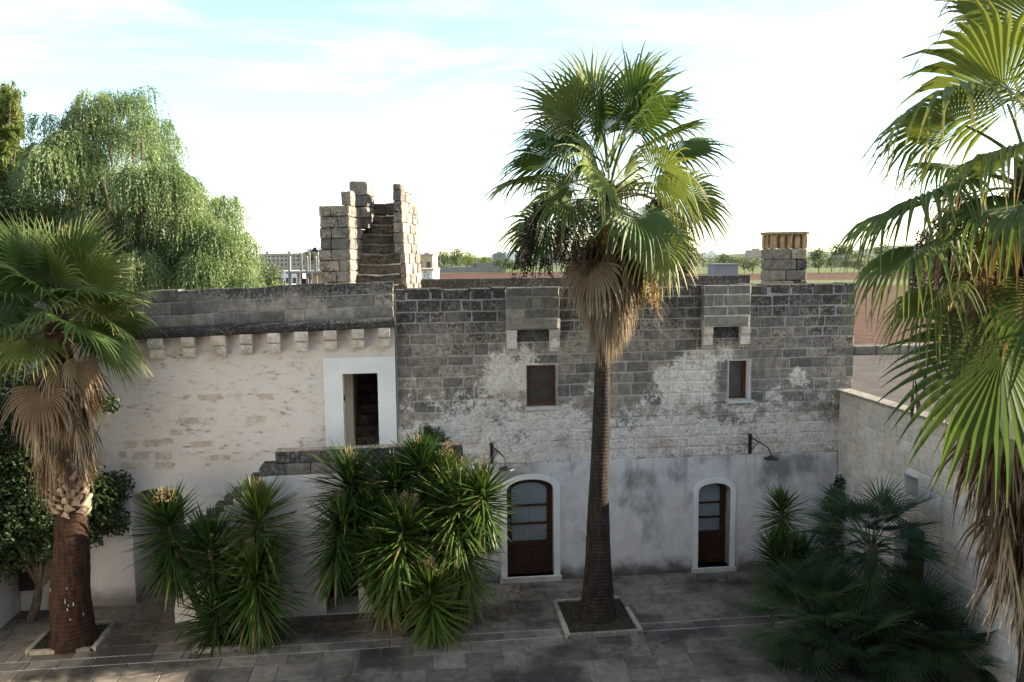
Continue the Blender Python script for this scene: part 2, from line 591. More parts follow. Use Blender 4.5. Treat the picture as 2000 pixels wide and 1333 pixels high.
def foliage(name, ca, cb, cc, trans=0.35):
    m, n, out = new_mat(name)
    t = n.attr('t')
    c = n.mix(n.step(t, 0.0, 0.6), ca, cb)
    c = n.mix(n.step(t, 0.6, 1.0), c, cc)
    d = n.add('ShaderNodeBsdfPrincipled')
    n.put(d.inputs['Base Color'], c)
    d.inputs['Roughness'].default_value = 0.55
    d.inputs['Specular IOR Level'].default_value = 0.3
    tr = n.add('ShaderNodeBsdfTranslucent')
    n.put(tr.inputs[0], n.mix(1.0, c, (1.15, 1.3, 0.75, 1), 'MULTIPLY'))
    mx = n.add('ShaderNodeMixShader')
    mx.inputs[0].default_value = trans
    n.t.links.new(d.outputs[0], mx.inputs[1])
    n.t.links.new(tr.outputs[0], mx.inputs[2])
    n.t.links.new(mx.outputs[0], out.inputs['Surface'])
    return m


M_PEP = foliage('pepper_foliage', (0.078, 0.128, 0.050), (0.16, 0.215, 0.092), (0.265, 0.30, 0.15), 0.38)
M_PINE = foliage('pine_foliage', (0.085, 0.12, 0.03), (0.14, 0.175, 0.04), (0.20, 0.21, 0.055), 0.35)
M_CAROB = foliage('glossy_foliage', (0.022, 0.042, 0.016), (0.04, 0.07, 0.022), (0.075, 0.11, 0.03), 0.2)
M_FAR = foliage('far_foliage', (0.045, 0.07, 0.028), (0.075, 0.105, 0.038), (0.13, 0.15, 0.05), 0.25)
M_OLIVE = foliage('olive_foliage', (0.075, 0.09, 0.05), (0.11, 0.12, 0.065), (0.15, 0.16, 0.085), 0.25)
M_GRASS = foliage('grass', (0.04, 0.07, 0.02), (0.07, 0.10, 0.03), (0.11, 0.13, 0.05), 0.25)
M_BARK = plain('bark', (0.11, 0.085, 0.065), 0.95, 0.4, 6, 0.7)


def trunk_mat(name, ca, cb, rings=26.0):
    m, n, out = new_mat(name)
    p = n.pos()
    x, y, z = n.sep(p)
    v = n.vmath('MULTIPLY', p, (9.0, 9.0, 2.2))
    f = n.noise(v, 1.6, 7, 0.65)
    r = n.math('SINE', n.math('ADD', n.math('MULTIPLY', z, rings), n.math('MULTIPLY', n.noise(p, 3.0, 3), 5.0)))
    c = n.mix(n.step(f, 0.3, 0.7), ca, cb)
    c = n.mix(n.math('MULTIPLY', n.step(r, 0.2, 1.0), 0.22), c, tuple(q * 0.4 for q in ca))
    finish(n, out, c, 0.93, n.bump(n.math('ADD', n.math('MULTIPLY', r, 0.25), f), 0.6, 0.03), 0.15)
    return m


M_TRUNK = trunk_mat('palm_trunk', (0.018, 0.014, 0.012), (0.055, 0.043, 0.033), 85)
M_TRUNKR = trunk_mat('red_fibre_trunk', (0.018, 0.011, 0.008), (0.060, 0.032, 0.021), 70)

# ------------------------------------------------------------------ stones: a few shared, slightly uneven, chamfered blocks
_sv = {}


def stone_mesh(mat, nvar=9, rough=1.0, deep=False):
    key = mat.name + ('_deep' if deep else '')
    jd = 0.03 if deep else 0.16
    ey = -0.475 if deep else -0.38
    if key not in _sv:
        L = []
        for k in range(nvar):
            r = random.Random(k * 31 + 5)
            j = lambda a: (r.random() - 0.5) * a * rough
            V = []
            for (sx, sz) in ((-1, -1), (1, -1), (1, 1), (-1, 1)):      # rear ring
                V.append((sx * 0.5, 0.5, sz * 0.5))
            for (sx, sz) in ((-1, -1), (1, -1), (1, 1), (-1, 1)):      # front edge ring
                V.append((sx * (0.5 + j(0.03)), ey, sz * (0.5 + j(0.06))))
            for (sx, sz) in ((-1, -1), (1, -1), (1, 1), (-1, 1)):      # front face, chamfered
                V.append((sx * (0.462 + j(0.035)), -0.5 + j(jd), sz * (0.42 + j(0.08))))
            V.append((j(0.2), -0.5 - 0.1 * jd + j(jd * 0.4), j(0.2)))
            Fc = []
            for i in range(4):
                q = (i + 1) % 4
                Fc += [(i, q, 4 + q, 4 + i), (4 + i, 4 + q, 8 + q, 8 + i), (8 + i, 8 + q, 12)]
            Fc.append((3, 2, 1, 0))
            L.append(mesh('stone', V, Fc, mat, fix=True))
        _sv[key] = L
    return rnd.choice(_sv[key])


def put_stone(parent, u, z, w_, h_, yf, depth, mat, name='stone', tilt=0.0):
    j = (rnd.random() - 0.5) * 0.012
    return link(name, stone_mesh(mat, deep=depth > 0.2), parent, (u + w_ / 2, yf + depth / 2 + j, z + h_ / 2), (0, -tilt, 0), (w_, depth, h_))


def courses(u0, u1, z0, z1, h, holes=(), gap=0.024, wr=(0.30, 0.64), seed=1, ragged=0.0):
    r = random.Random(seed)
    out = []
    n = max(1, round((z1 - z0) / h))
    h = (z1 - z0) / n
    zs = [z0] + [z0 + k * h + r.uniform(-0.13, 0.13) * h for k in range(1, n)] + [z1]
    for k in range(n):
        a, b = zs[k], zs[k + 1]
        h = b - a
        iv = [(u0, u1)]
        for (p, q, s, t) in holes:
            if min(b, t) - max(a, s) > 0.3 * h:
                nv = []
                for (c, d) in iv:
                    if q <= c or p >= d:
                        nv.append((c, d))
                    else:
                        if p - c > 0.05:
                            nv.append((c, p))
                        if d - q > 0.05:
                            nv.append((q, d))
                iv = nv
        for (c, d) in iv:
            x = c
            first = True
            while x < d - 1e-6:
                wd = r.uniform(*wr) * (r.uniform(0.45, 0.8) if (first and k % 2) or r.random() < 0.12 else 1.0)
                first = False
                if d - (x + wd) < wr[0] * 0.45:
                    wd = d - x
                if d - x - wd < 0:
                    wd = d - x
                hh = h - gap
                if k == n - 1 and ragged:
                    hh -= r.random() * ragged
                out.append((x + gap / 2, a + gap / 2, wd - gap, hh))
                x += wd
    return out


def emit_stones(parent, L, yf, depth, mat, limit=300, deep=None):
    """biggest ones as single parts, the rest joined"""
    if len(L) > limit:
        L = sorted(L, key=lambda s: -s[2] * s[3] - (9 if deep and s[1] + s[3] > deep[0] else 0))
        rest = L[limit:]
        b = MB()
        for (u, z, a, h) in rest:
            b.box(u, u + a, yf, yf + depth, z, z + h)
        o = b.build('small_stones', mat, parent)
        o['kind'] = 'stuff'
        L = L[:limit]
    for (u, z, a, h) in L:
        put_stone(parent, u, z, a, h, yf, deep[1] if deep and z + h > deep[0] else depth, mat)


# ================================================================== SETTING
def ground_mat():
    m, n, out = new_mat('fields')
    p = n.pos()
    x, y, z = n.sep(p)
    d = n.vmath('LENGTH', p, (0, 0, 0))
    wob = n.math('ADD', y, n.math('MULTIPLY', n.math('SUBTRACT', n.noise(p, 0.012, 4, 0.6), 0.5), 34.0))
    f = n.noise(p, 0.6, 6, 0.65)
    fr = n.noise(n.vmath('MULTIPLY', p, (0.10, 1.0, 1.0)), 0.9, 5, 0.6)
    soil = n.mix(n.step(fr, 0.35, 0.65), (0.080, 0.038, 0.025), (0.135, 0.072, 0.047))
    soil = n.mix(n.math('MULTIPLY', n.step(f, 0.55, 0.7), 0.5), soil, (0.26, 0.19, 0.12))
    grass = n.mix(n.step(f, 0.35, 0.65), (0.10, 0.13, 0.05), (0.20, 0.21, 0.09))
    rt = n.step(x, 35, 60)
    # strips to the right: grass, soil, grass; to the left one broad field of red soil
    g1 = n.math('MULTIPLY', n.step(wob, 196, 206), n.step(wob, 236, 246, 1.0, 0.0))
    g2 = n.step(wob, 322, 334)
    gr = n.math('MULTIPLY', n.math('MAXIMUM', g1, g2), rt)
    gl = n.math('MULTIPLY', n.step(wob, 395, 415), n.math('SUBTRACT', 1.0, rt))
    near = n.step(y, 40, 60, 1.0, 0.0)
    c = n.mix(n.math('ADD', gr, gl, True), soil, grass)
    c = n.mix(n.math('MULTIPLY', near, 0.8), c, (0.22, 0.19, 0.14))
    far = n.mix(n.noise(p, 0.01, 6, 0.7), (0.07, 0.09, 0.045), (0.17, 0.17, 0.10))
    c = n.mix(n.step(d, 480, 620), c, far)
    finish(n, out, c, 0.97, n.bump(n.noise(p, 1.5, 6, 0.7), 0.8, 0.15), 0.1)
    return m


gs = 9000
gnd = MB()
gnd.V = [(-gs, -gs, -0.06), (gs, -gs, -0.06), (gs, gs, -0.06), (-gs, gs, -0.06)]
gnd.F = [(0, 1, 2, 3)]
go = gnd.build('ground', ground_mat())
go['kind'] = 'structure'

# low hills on the horizon
hv_, hf_ = [], []
K = 160
for ring, (rr, base) in enumerate(((3200, -5), (3700, 1), (4300, -5))):
    for i in range(K + 1):
        a = R_(-60 + 120 * i / K)
        hgt = base if base < 0 else 20 + 10 * math.sin(i * 0.23) + 7 * math.sin(i * 0.61 + 1) + 16 * max(0, (i / K - 0.45))
        hv_.append((rr * math.sin(a), rr * math.cos(a), hgt))
for ring in range(2):
    for i in range(K):
        b = ring * (K + 1)
        hf_.append((b + i, b + i + 1, b + K + 1 + i + 1, b + K + 1 + i))
ho = link('hills', mesh('hills', hv_, hf_, plain('hill_scrub', (0.10, 0.12, 0.07), 0.95, 0.4, 0.01, 0.0), smooth=True))
ho['kind'] = 'structure'

# ---- courtyard paving
pave = MB().box(-13.5, 12.0, -18.0, 0.6, -0.05, -0.012).build('courtyard_paving', M_JOINT, None, O, (0, 0, TH))
pave['kind'] = 'structure'
kp = loc_of(ground(1460, 1240))
kq = loc_of(ground(210, 1322))
KY = -2.93                              # the straight row of slabs that crosses the yard (wall frame)
beds = []


def bed_rect(pxs):
    L = [loc_of(ground(*p)) for p in pxs]
    return (min(p.x for p in L), max(p.x for p in L), min(p.y for p in L), max(p.y for p in L))


_b = [loc_of(ground(*p)) for p in ((1085, 1177), (1097, 1247), (1225, 1172), (1248, 1238))]
BED_C = ((_b[0].x + _b[1].x) / 2 + 0.05, (_b[2].x + _b[3].x) / 2 - 0.05, (_b[1].y + _b[3].y) / 2, (_b[0].y + _b[2].y) / 2)
_pl = loc_of(ground(145, 1255))
BED_L = (_pl.x - 0.70, _pl.x + 0.52, _pl.y - 0.42, _pl.y + 0.75)
_py = loc_of(ground(437, 1272))
BED_Y = (_py.x - 0.55, _py.x + 0.55, _py.y, _py.y + 0.85)
beds = [BED_C, BED_L, BED_Y]
slabs = []
rr_ = random.Random(3)
y = KY
rows = [(KY, KY + 0.34, True)]
while y < 0:
    y += 0
    break
yy = KY + 0.34
while yy < -0.05:
    d = rr_.uniform(0.40, 0.58)
    rows.append((yy, min(yy + d, 0.0), False))
    yy += d
yy = KY
while yy > -6.2:
    d = rr_.uniform(0.42, 0.60)
    rows.append((yy - d, yy, False))
    yy -= d
for (a, b, strip) in rows:
    x = -12.5 + rr_.random() * 0.3
    while x < 8.0:
        wd = 0.56 + rr_.uniform(-0.04, 0.04) if strip else rr_.uniform(0.42, 0.78)
        g = 0.020 if strip else 0.014
        c = ((x + wd / 2), (a + b) / 2)
        if not any(q[0] - 0.05 < x + wd and x < q[1] + 0.05 and q[2] - 0.05 < b and a < q[3] + 0.05 for q in beds):
            slabs.append((x + g / 2, x + wd - g / 2, a + g / 2, b - g / 2))
        else:
            for q in beds:
                if q[0] - 0.05 < x + wd and x < q[1] + 0.05 and q[2] - 0.05 < b and a < q[3] + 0.05:
                    # cut the slab at the sides of the bed
                    if x < q[0] - 0.06:
                        slabs.append((x + g / 2, q[0] - 0.055, a + g / 2, b - g / 2))
                    if x + wd > q[1] + 0.06:
                        slabs.append((q[1] + 0.055, x + wd - g / 2, a + g / 2, b - g / 2))
                    m0, m1 = max(x, q[0] - 0.05), min(x + wd, q[1] + 0.05)
                    if a < q[2] - 0.12:
                        slabs.append((m0 + g / 2, m1 - g / 2, a + g / 2, q[2] - 0.055))
                    if b > q[3] + 0.12:
                        slabs.append((m0 + g / 2, m1 - g / 2, q[3] + 0.055, b - g / 2))
                    break
        x += wd
SV = []
for k in range(6):
    r = random.Random(k)
    j = lambda a: (r.random() - 0.5) * a
    V = [(sx * 0.5, sy * 0.5, -0.5) for sx, sy in ((-1, -1), (1, -1), (1, 1), (-1, 1))]
    V += [(sx * 0.5, sy * 0.5, 0.3) for sx, sy in ((-1, -1), (1, -1), (1, 1), (-1, 1))]
    V += [(sx * (0.485 + j(0.01)), sy * (0.485 + j(0.01)), 0.5 + j(0.12)) for sx, sy in ((-1, -1), (1, -1), (1, 1), (-1, 1))]
    Fc = [(8, 9, 10, 11)]
    for i in range(4):
        q = (i + 1) % 4
        Fc += [(i, q, 4 + q, 4 + i), (4 + i, 4 + q, 8 + q, 8 + i)]
    SV.append(mesh('paving_slab', V, Fc, M_SLAB, fix=True))


def inview(s):
    P = W3((s[0] + s[1]) / 2, 0, -(s[2] + s[3]) / 2)
    q = CR.transposed() @ (P - CAM)
    return abs(q.x / q.z) < 0.66 and q.y / -q.z > -0.45


vis = [s for s in slabs if inview(s)]
vis.sort(key=lambda s: (s[2] + s[3]) / 2 - 0.3 * (s[1] - s[0]))
for s in vis[:300]:
    link('paving_slab', rr_.choice(SV), pave, ((s[0] + s[1]) / 2, (s[2] + s[3]) / 2, -0.02 + rr_.uniform(-0.003, 0.003)), None, (s[1] - s[0], s[3] - s[2], 0.05))
rb = MB()
for s in vis[300:] + [s for s in slabs if not inview(s)]:
    rb.box(s[0], s[1], s[2], s[3], -0.045, 0.003 + rr_.uniform(-0.003, 0.003))
ro = rb.build('paving_slabs', M_SLAB, pave)
ro['kind'] = 'stuff'
# pale pointing along the straight row
MB().box(-12.4, 8.0, KY - 0.014, KY + 0.014, -0.04, 0.0035).build('pointing', M_JOINTL, pave)
MB().box(-12.4, 8.0, KY + 0.326, KY + 0.352, -0.04, 0.0035).build('pointing', M_JOINTL, pave)

# ================================================================== STONE BUILDING (right part of the long wall)
UL, UR, ZD, ZT = -2.58, 8.32, 2.82, 6.92
sb = tag(empty('stone_building', O, TH), 'long grey block-built house with two small windows and two arched doors', 'building')
win = [(0.38, 1.08, 4.14, 5.12), (5.20, 5.74, 4.15, 5.12)]
doors = [(-0.11, 0.99, 0.12, 2.20, 0.26), (4.49, 5.29, 0.10, 1.98, 0.20)]
holes = [rect(*q) for q in win] + [arch(d[0], d[1], d[2], d[3], d[4]) for d in doors]
MB().slab(rect(UL, UR - 0.012, -0.05, ZT - 0.10), holes, 0.011, 0.60).build('wall', M_MORT, sb)
# ground-floor render, a thin coat with a ragged upper edge
top = [(UR - 0.36 - i * (UR - 0.36 - UL) / 60, ZD + rnd.uniform(-0.018, 0.018)) for i in range(61)]
MB().slab([(UL, 0.0), (UR - 0.36, 0.0)] + top, [arch(d[0], d[1], d[2], d[3], d[4]) for d in doors], -0.035, 0.028, False).build('ground_floor_render', M_LOW, sb)
bays = [(-0.08, 1.14, 5.95, 6.94), (4.52, 5.66, 5.93, 6.92)]
L = courses(UL + 0.02, UR, ZD + 0.01, ZT, 0.262, [(a - 0.03, b + 0.03, c - 0.02, d + 0.02) for a, b, c, d in win] +
            [(a, b, c, d) for a, b, c, d in bays], seed=4, ragged=0.05)
emit_stones(sb, L, 0.0, 0.10, M_STONE, 300, (ZT - 0.12, 0.64))
# rear and side walls, roof
MB().box(UL, UR, 6.3, 6.9, 0, 6.95).build('rear_wall', M_STONE, sb)
MB().box(UR - 0.5, UR - 0.01, 0.62, 6.3, 0, 6.7).build('side_wall', M_STONE, sb)
MB().box(UL, UR - 0.5, 0.62, 6.3, 6.2, 6.5).build('roof', M_ROOF, sb)
# quoins on the right-hand return of the wall
for k, (u, z, a, h) in enumerate(courses(0.0, 3.0, 4.4, ZT - 0.1, 0.262, seed=8)):
    link('stone', stone_mesh(M_STONE), sb, (UR - 0.03, 0.1 + u + a / 2, z + h / 2), (0, 0, math.pi / 2), (a, 0.1, h))
# reveals of the windows: pale plaster
for i, (a, b, c, d) in enumerate(win):
    wn = MB().slab(rect(a + 0.002, b - 0.002, c + 0.002, d - 0.002), [rect(a + 0.012, b - 0.012, c + 0.012, d - 0.012)], 0.004, 0.30).build('window', M_WHITE if i else M_BAY, sb)
    y0 = 0.10 if i == 0 else 0.24
    MB().slab(rect(a + 0.012, b - 0.012, c + 0.012, d - 0.012), [rect(a + 0.085, b - 0.085, c + 0.09, (c + d) / 2 - 0.02), rect(a + 0.085, b - 0.085, (c + d) / 2 + 0.012, d - 0.085)] if i == 0 else
              [rect(a + 0.07, b - 0.10, c + 0.08, d - 0.07)], y0, y0 + 0.06).build('window_frame', M_WFR, wn)
    MB().box(a + 0.06, b - 0.06, y0 + 0.025, y0 + 0.031, c + 0.05, d - 0.05).build('window_pane', M_GLASS, wn)
    MB().box(a + 0.02, b - 0.02, y0 + 0.09, y0 + 0.11, c + 0.02, d - 0.02).build('inner_shutter', M_SHUT, wn)
    MB().box(a - 0.03, b + 0.07, -0.075, y0, c - 0.055, c + 0.014).build('window_sill', M_SLATE, wn)
# doors
for i, (a, b, z0, zs, rise) in enumerate(doors):
    wdt = 0.15 if i == 0 else 0.12
    dr = MB().slab(arch(a - wdt, b + wdt, 0.0, zs + 0.02, rise + 0.10, 14), [arch(a, b, z0, zs, rise, 14)], -0.075, 0.30 if i else 0.16).build('door', M_WHITE, sb)
    MB().box(a - wdt - 0.03, b + wdt + 0.03, -0.12, 0.0, 0.0, z0 - 0.004).build('threshold', M_SLATE, dr)
    yl = 0.26 if i else 0.12
    ob = arch(a + 0.003, b - 0.003, z0 + 0.004, zs, rise - 0.004, 14)
    st = 0.13
    zp = z0 + 0.78
    ph = (zs + rise * 0.45 - zp - 0.10) / 3
    panes = [rect(a + st, b - st, zp + k * ph + 0.02, zp + (k + 1) * ph - 0.02) for k in range(2)]
    panes.append(arch(a + st, b - st, zp + 2 * ph + 0.02, zs - 0.06, rise * 0.75, 10))
    lf = MB().slab(ob, panes, yl, yl + 0.06).build('door_leaf', M_WOOD, dr)
    for pp in panes:
        MB().slab(pp, [], yl + 0.028, yl + 0.034).build('door_pane', M_GLASS, dr)
    # panelled foot of the door
    pb = MB()
    pb.slab(rect(a + 0.10, b - 0.10, z0 + 0.14, zp - 0.10), [rect(a + 0.15, b - 0.15, z0 + 0.19, zp - 0.15)], yl - 0.018, yl - 0.001)
    for k in range(5):
        q0 = a + 0.16 + k * (b - a - 0.32) / 5
        pb.box(q0 + 0.006, q0 + (b - a - 0.32) / 5 - 0.006, yl - 0.010, yl - 0.001, z0 + 0.20, zp - 0.16)
    pb.build('door_panel', M_WOOD, dr)
    # curtain with folds behind the glass
    V, Fc = [], []
    nx = 60
    for k in range(nx + 1):
        q = a + 0.05 + (b - a - 0.10) * k / nx
        yv = yl + 0.056 + 0.010 * math.sin(k * 1.35) + 0.006 * math.sin(k * 0.5)
        V += [(q, yv, zp - 0.05), (q, yv + 0.005, zs + rise * 0.55)]
    for k in range(nx):
        Fc.append((2 * k, 2 * k + 2, 2 * k + 3, 2 * k + 1))
    link('curtain', mesh('curtain', V, Fc, M_CURT, smooth=True), dr)
    MB().tube([(b - 0.10, yl - 0.005, z0 + 1.05), (b - 0.10, yl - 0.05, z0 + 1.05), (b - 0.20, yl - 0.055, z0 + 1.04)], 0.010, 6).build('door_handle', M_IRON, dr)
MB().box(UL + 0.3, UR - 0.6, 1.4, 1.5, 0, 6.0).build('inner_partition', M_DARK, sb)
# box machicolations
for i, (a, b, c, d) in enumerate(bays):
    bay = MB().box(a + 0.012, b - 0.012, -0.155, 0.05, c + 0.004, d - 0.04).build('machicolation', M_MORT, sb)
    rws = [(c, c + 0.26, [a, b]), (c + 0.26, c + 0.48, None), (c + 0.48, c + 0.75, None), (c + 0.75, d - rnd.random() * 0.02, None)]
    for k, (p, q, cuts) in enumerate(rws):
        if cuts is None:
            cuts = [a]
            while cuts[-1] < b - 0.2:
                cuts.append(cuts[-1] + rnd.choice((0.19, 0.24, 0.44, 0.58)))
            cuts[-1] = b
        for s, t in zip(cuts[:-1], cuts[1:]):
            put_stone(bay, s + 0.008, p + 0.008, t - s - 0.016, q - p - 0.016, -0.17, 0.18, M_BAY)
    put_stone(bay, a + 0.24, c - 0.27, b - a - 0.48, 0.265, -0.012, 0.10, M_BLACK, 'recess_shade_stone')  # black panel paints in the shade of the recess between the corbels
    for s in (a, b - 0.235):
        pr = [(0.05, c - 0.003), (-0.17, c - 0.003), (-0.17, c - 0.16)]
        pr += [(-0.17 + 0.05 * math.sin(q), c - 0.16 - 0.10 * (1 - math.cos(q))) for q in np.linspace(0.3, 1.5, 5)]
        pr += [(-0.13, c - 0.285)]
        pr += [(-0.13, c - 0.30), (-0.135, c - 0.42)] + [(-0.13 + 0.13 * math.sin(q), c - 0.42 - 0.10 * (1 - math.cos(q))) for q in np.linspace(0.3, 1.5, 5)]
        pr += [(0.05, c - 0.53)]
        MB().prism(pr, s + 0.012, s + 0.235).build('corbel', M_CORB, bay)

# ================================================================== PLASTERED BUILDING (left part)
FL = -0.12                                # its face stands a little proud of the stone building
lb = tag(empty('plastered_building', O, TH), 'pink limewashed house with bracketed cornice and a white framed upper doorway', 'building')
LU0, LU1 = -13.2, UL - 0.012
DO = (-3.76, -2.99, 3.00, 5.05)
PS = (-8.42, -7.30, 0.0, 2.35)
lw = MB().slab([(LU0, -0.05), (LU1, -0.05), (LU1, 6.19), (LU0, 5.89)], [rect(*DO), arch(PS[0], PS[1], -0.02, PS[3], 0.25)], FL, FL + 0.65).build('wall', M_OLD, lb)
MB().box(LU0, LU1, 6.0, 6.5, 0, 6.6).build('rear_wall', M_OLD, lb)
MB().box(LU0, LU1, FL + 0.65, 6.0, 6.0, 6.25).build('roof', M_ROOF, lb)
MB().box(LU0, LU0 + 0.5, FL + 0.65, 6.0, 0, 6.0).build('side_wall', M_OLD, lb)
MB().slab(rect(-4.17, LU1 - 0.004, 2.95, 5.42), [rect(*DO)], FL - 0.045, FL + 0.02).build('door_surround', M_WHITE, lb)
# inner stair behind the doorway
stair = MB().box(DO[0] - 0.9, DO[0] + 0.16, FL + 0.655, FL + 3.4, 3.0, 5.9).build('inner_wall', M_CREAM, lb)
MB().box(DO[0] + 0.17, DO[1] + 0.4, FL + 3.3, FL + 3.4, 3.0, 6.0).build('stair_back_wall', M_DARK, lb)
for k in range(8):
    MB().box(DO[0] + 0.165, DO[1] + 0.35, FL + 0.75 + k * 0.27, FL + 1.02 + k * 0.27, 2.9, 3.17 + k * 0.21).build('inner_step', M_STEP, lb)
MB().box(DO[0] + 0.16, DO[1] + 0.5, FL + 0.1, FL + 0.74, 2.85, 2.995).build('landing', M_STEP, lb)
bx = MB().box(DO[0] - 0.001, DO[0] + 0.02, FL + 0.12, FL + 0.26, 4.42, 4.53)
bx.build('switch_box', M_IRON, lb)
# passage: white side walls and a dim end
MB().box(PS[0] - 0.05, PS[1] + 0.05, FL + 3.0, FL + 3.1, 0, 2.7).build('passage_end', M_WSTAIR, lb)
MB().box(PS[0] - 0.15, PS[0] - 0.002, FL + 0.655, FL + 3.0, 0, 2.7).build('passage_side', M_WSTAIR, lb)
MB().box(PS[1] + 0.002, PS[1] + 0.15, FL + 0.655, FL + 3.0, 0, 2.7).build('passage_side', M_WSTAIR, lb)
# cornice, corbels, parapet (the parapet drops a little to the left, as old walls do)
SL = math.atan((6.19 - 6.04) / (7.88 - 2.59))


def cz(u):
    return 6.19 + (u + 2.59) * math.tan(SL)


u = LU0
while u < LU1 - 0.05:
    wd = min(rnd.uniform(0.75, 1.1), LU1 + 0.03 - u)
    if LU1 - (u + wd) < 0.3:
        wd = LU1 + 0.03 - u
    pr = [(FL + 0.1, 0.10)] + [(FL - 0.20 - 0.115 * math.sin(a), 0.115 * math.cos(a)) for a in np.linspace(0.15, math.pi - 0.1, 9)] + [(FL + 0.1, -0.10)]
    uc = u + wd / 2
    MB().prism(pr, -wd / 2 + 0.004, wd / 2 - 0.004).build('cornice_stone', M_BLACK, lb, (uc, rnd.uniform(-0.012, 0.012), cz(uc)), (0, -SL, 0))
    u += wd
for px in (305, 369, 428, 482, 536, 590, 646, 700, 751):
    uc = wall(px, 670, 0.3)[0]
    zt = cz(uc) - 0.105
    cb_ = []
    for (pd, dz0, dz1) in ((0.30, 0.0, 0.225), (0.22, 0.235, 0.46)):
        pr = [(FL + 0.03, zt - dz0), (FL - pd, zt - dz0), (FL - pd - 0.01, zt - dz0 - 0.10)]
        pr += [(FL - pd + 0.10 * (1 - math.cos(q)), zt - dz1 + 0.10 * (1 - math.sin(q))) for q in np.linspace(0.0, 1.5, 5)]
        pr += [(FL + 0.03, zt - dz1)]
        cb_.append(pr)
    b = MB()
    hw = 0.135 + rnd.uniform(-0.012, 0.012)
    b.prism(cb_[0], uc - hw, uc + hw)
    o = b.build('corbel', M_CORB, lb)
    MB().prism(cb_[1], uc - hw * 0.93, uc + hw * 0.93).build('lower_block', M_CORB, o)
for k in range(3):
    hh = 0.265 if k < 2 else 0.27
    u = LU0
    while u < LU1 - 0.01:
        wd = rnd.uniform(0.40, 0.58)
        if LU1 - (u + wd) < 0.2:
            wd = LU1 - u
        uc = u + wd / 2
        z0 = cz(uc) + 0.10 + k * 0.272
        hq = hh - (0.018 if k < 2 else rnd.uniform(0.0, 0.04))
        put_stone(lb, u + 0.008, z0, wd - 0.016, hq, FL - 0.004, 0.42, M_PARA, tilt=SL)
        u += wd
pb = MB()
pb.slab([(LU0, cz(LU0) + 0.05), (LU1 - 0.02, cz(LU1) + 0.05), (LU1 - 0.02, cz(LU1) + 0.86), (LU0, cz(LU0) + 0.86)], [], FL + 0.012, FL + 0.40)
pb.build('parapet_core', M_MORT, lb)
# rubble stones that show through the limewash at the left
for (px, py, wpx, hpx) in ((255, 868, 26, 14), (297, 866, 36, 15), (326, 862, 22, 12), (240, 888, 16, 14), (277, 890, 34, 18), (321, 891, 32, 18), (258, 909, 40, 14), (322, 909, 40, 14), (345, 845, 26, 12),
                            (395, 868, 44, 13), (430, 894, 38, 12), (370, 822, 40, 14), (498, 820, 42, 14), (520, 776, 30, 14), (410, 776, 50, 12)):
    u, z = wall(px, py, 0.12)
    s = 1 / 86.0
    V = []
    k = 17
    for i in range(k):
        a = 2 * math.pi * i / k
        e = 0.74 + 0.36 * rnd.random()
        V.append((0.5 * wpx * s * e * math.copysign(abs(math.cos(a)) ** 0.4, math.cos(a)), 0.5 * hpx * s * e * math.copysign(abs(math.sin(a)) ** 0.4, math.sin(a))))
    MB().slab([(u + a, z + b) for a, b in V], [], FL - 0.005, FL + 0.03, False).build('rubble_stone', M_RUB, lb)

# outside stair in front of it: white stepped flank, dark coping blocks, low doorway
S1 = 1.27                                 # flank stands this far out of the wall plane
es = tag(empty('outside_staircase', O, TH), 'white rendered outside stair with blackened coping blocks behind the big yuccas', 'staircase')
pts = [wall(335, 1085, S1), wall(435, 985, S1), wall(510, 907, S1), wall(537, 882, S1), wall(800, 878, S1)]
su0 = pts[0][0]
ulist = [su0]
prof = [(su0, 0.0)]
uE = wall(905, 900, S1)[0]
steps_ = 11
uA, uB, zA, zB = su0, pts[3][0], pts[0][1], pts[3][1]
low = MB()
OP = (wall(636, 1150, S1)[0], wall(700, 1150, S1)[0], 0.0, wall(660, 1085, S1)[1])
stp = [(uE, 0.0), (uE, zB - 0.52)]
stp += [(uA + (uB - uA) * 0.93, zB - 0.52)]
for k in range(steps_, 0, -1):
    uu = uA + (uB - uA) * 0.93 * (k - 1) / steps_
    zz3 = zA + (zB - 0.52 - zA) * k / steps_
    stp += [(uA + (uB - uA) * 0.93 * k / steps_, zz3 - 0.001 * k), (uu, zz3 - 0.001 * k)]
stp += [(su0, 0.0)]
MB().slab(stp, [rect(OP[0], OP[1], 0.02, OP[3])], -S1, -S1 + 0.28).build('flank_wall', M_WSTAIR, es)
MB().slab([(p[0], p[1] - 0.25 if p[1] > 0.3 else p[1]) for p in stp], [rect(OP[0] - 0.1, OP[1] + 0.1, 0.02, OP[3])], -S1 + 0.285, FL - 0.05).build('stair_body', M_WSTAIR, es)
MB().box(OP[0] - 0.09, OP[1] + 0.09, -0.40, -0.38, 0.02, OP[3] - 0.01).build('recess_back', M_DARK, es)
# coping: two stepped courses of dark blocks
zc = zB - 0.515
for (c0, c1, q0, q1, mt) in ((wall(512, 930, S1)[0], uE, zc, zc + 0.25, M_COPING), (wall(537, 890, S1)[0], uE, zc + 0.255, zc + 0.52, M_COPING)):
    u = c0
    while u < c1 - 0.05:
        wd = min(rnd.uniform(0.42, 0.55), c1 - u)
        put_stone(es, u + 0.008, q0 + 0.006, wd - 0.016, q1 - q0 - 0.012, -S1 - 0.01, 0.30, mt if q1 > zB - 0.1 or u < c0 + 0.3 else M_PARA)
        u += wd
for k in range(steps_):
    uu = uA + (uB - uA) * 0.93 * k / steps_
    zz3 = zA + (zB - 0.52 - zA) * (k + 1) / steps_
    put_stone(es, uu, zz3 + 0.002, (uB - uA) * 0.93 / steps_, 0.16, -S1 - 0.008, 0.30, M_COPING)

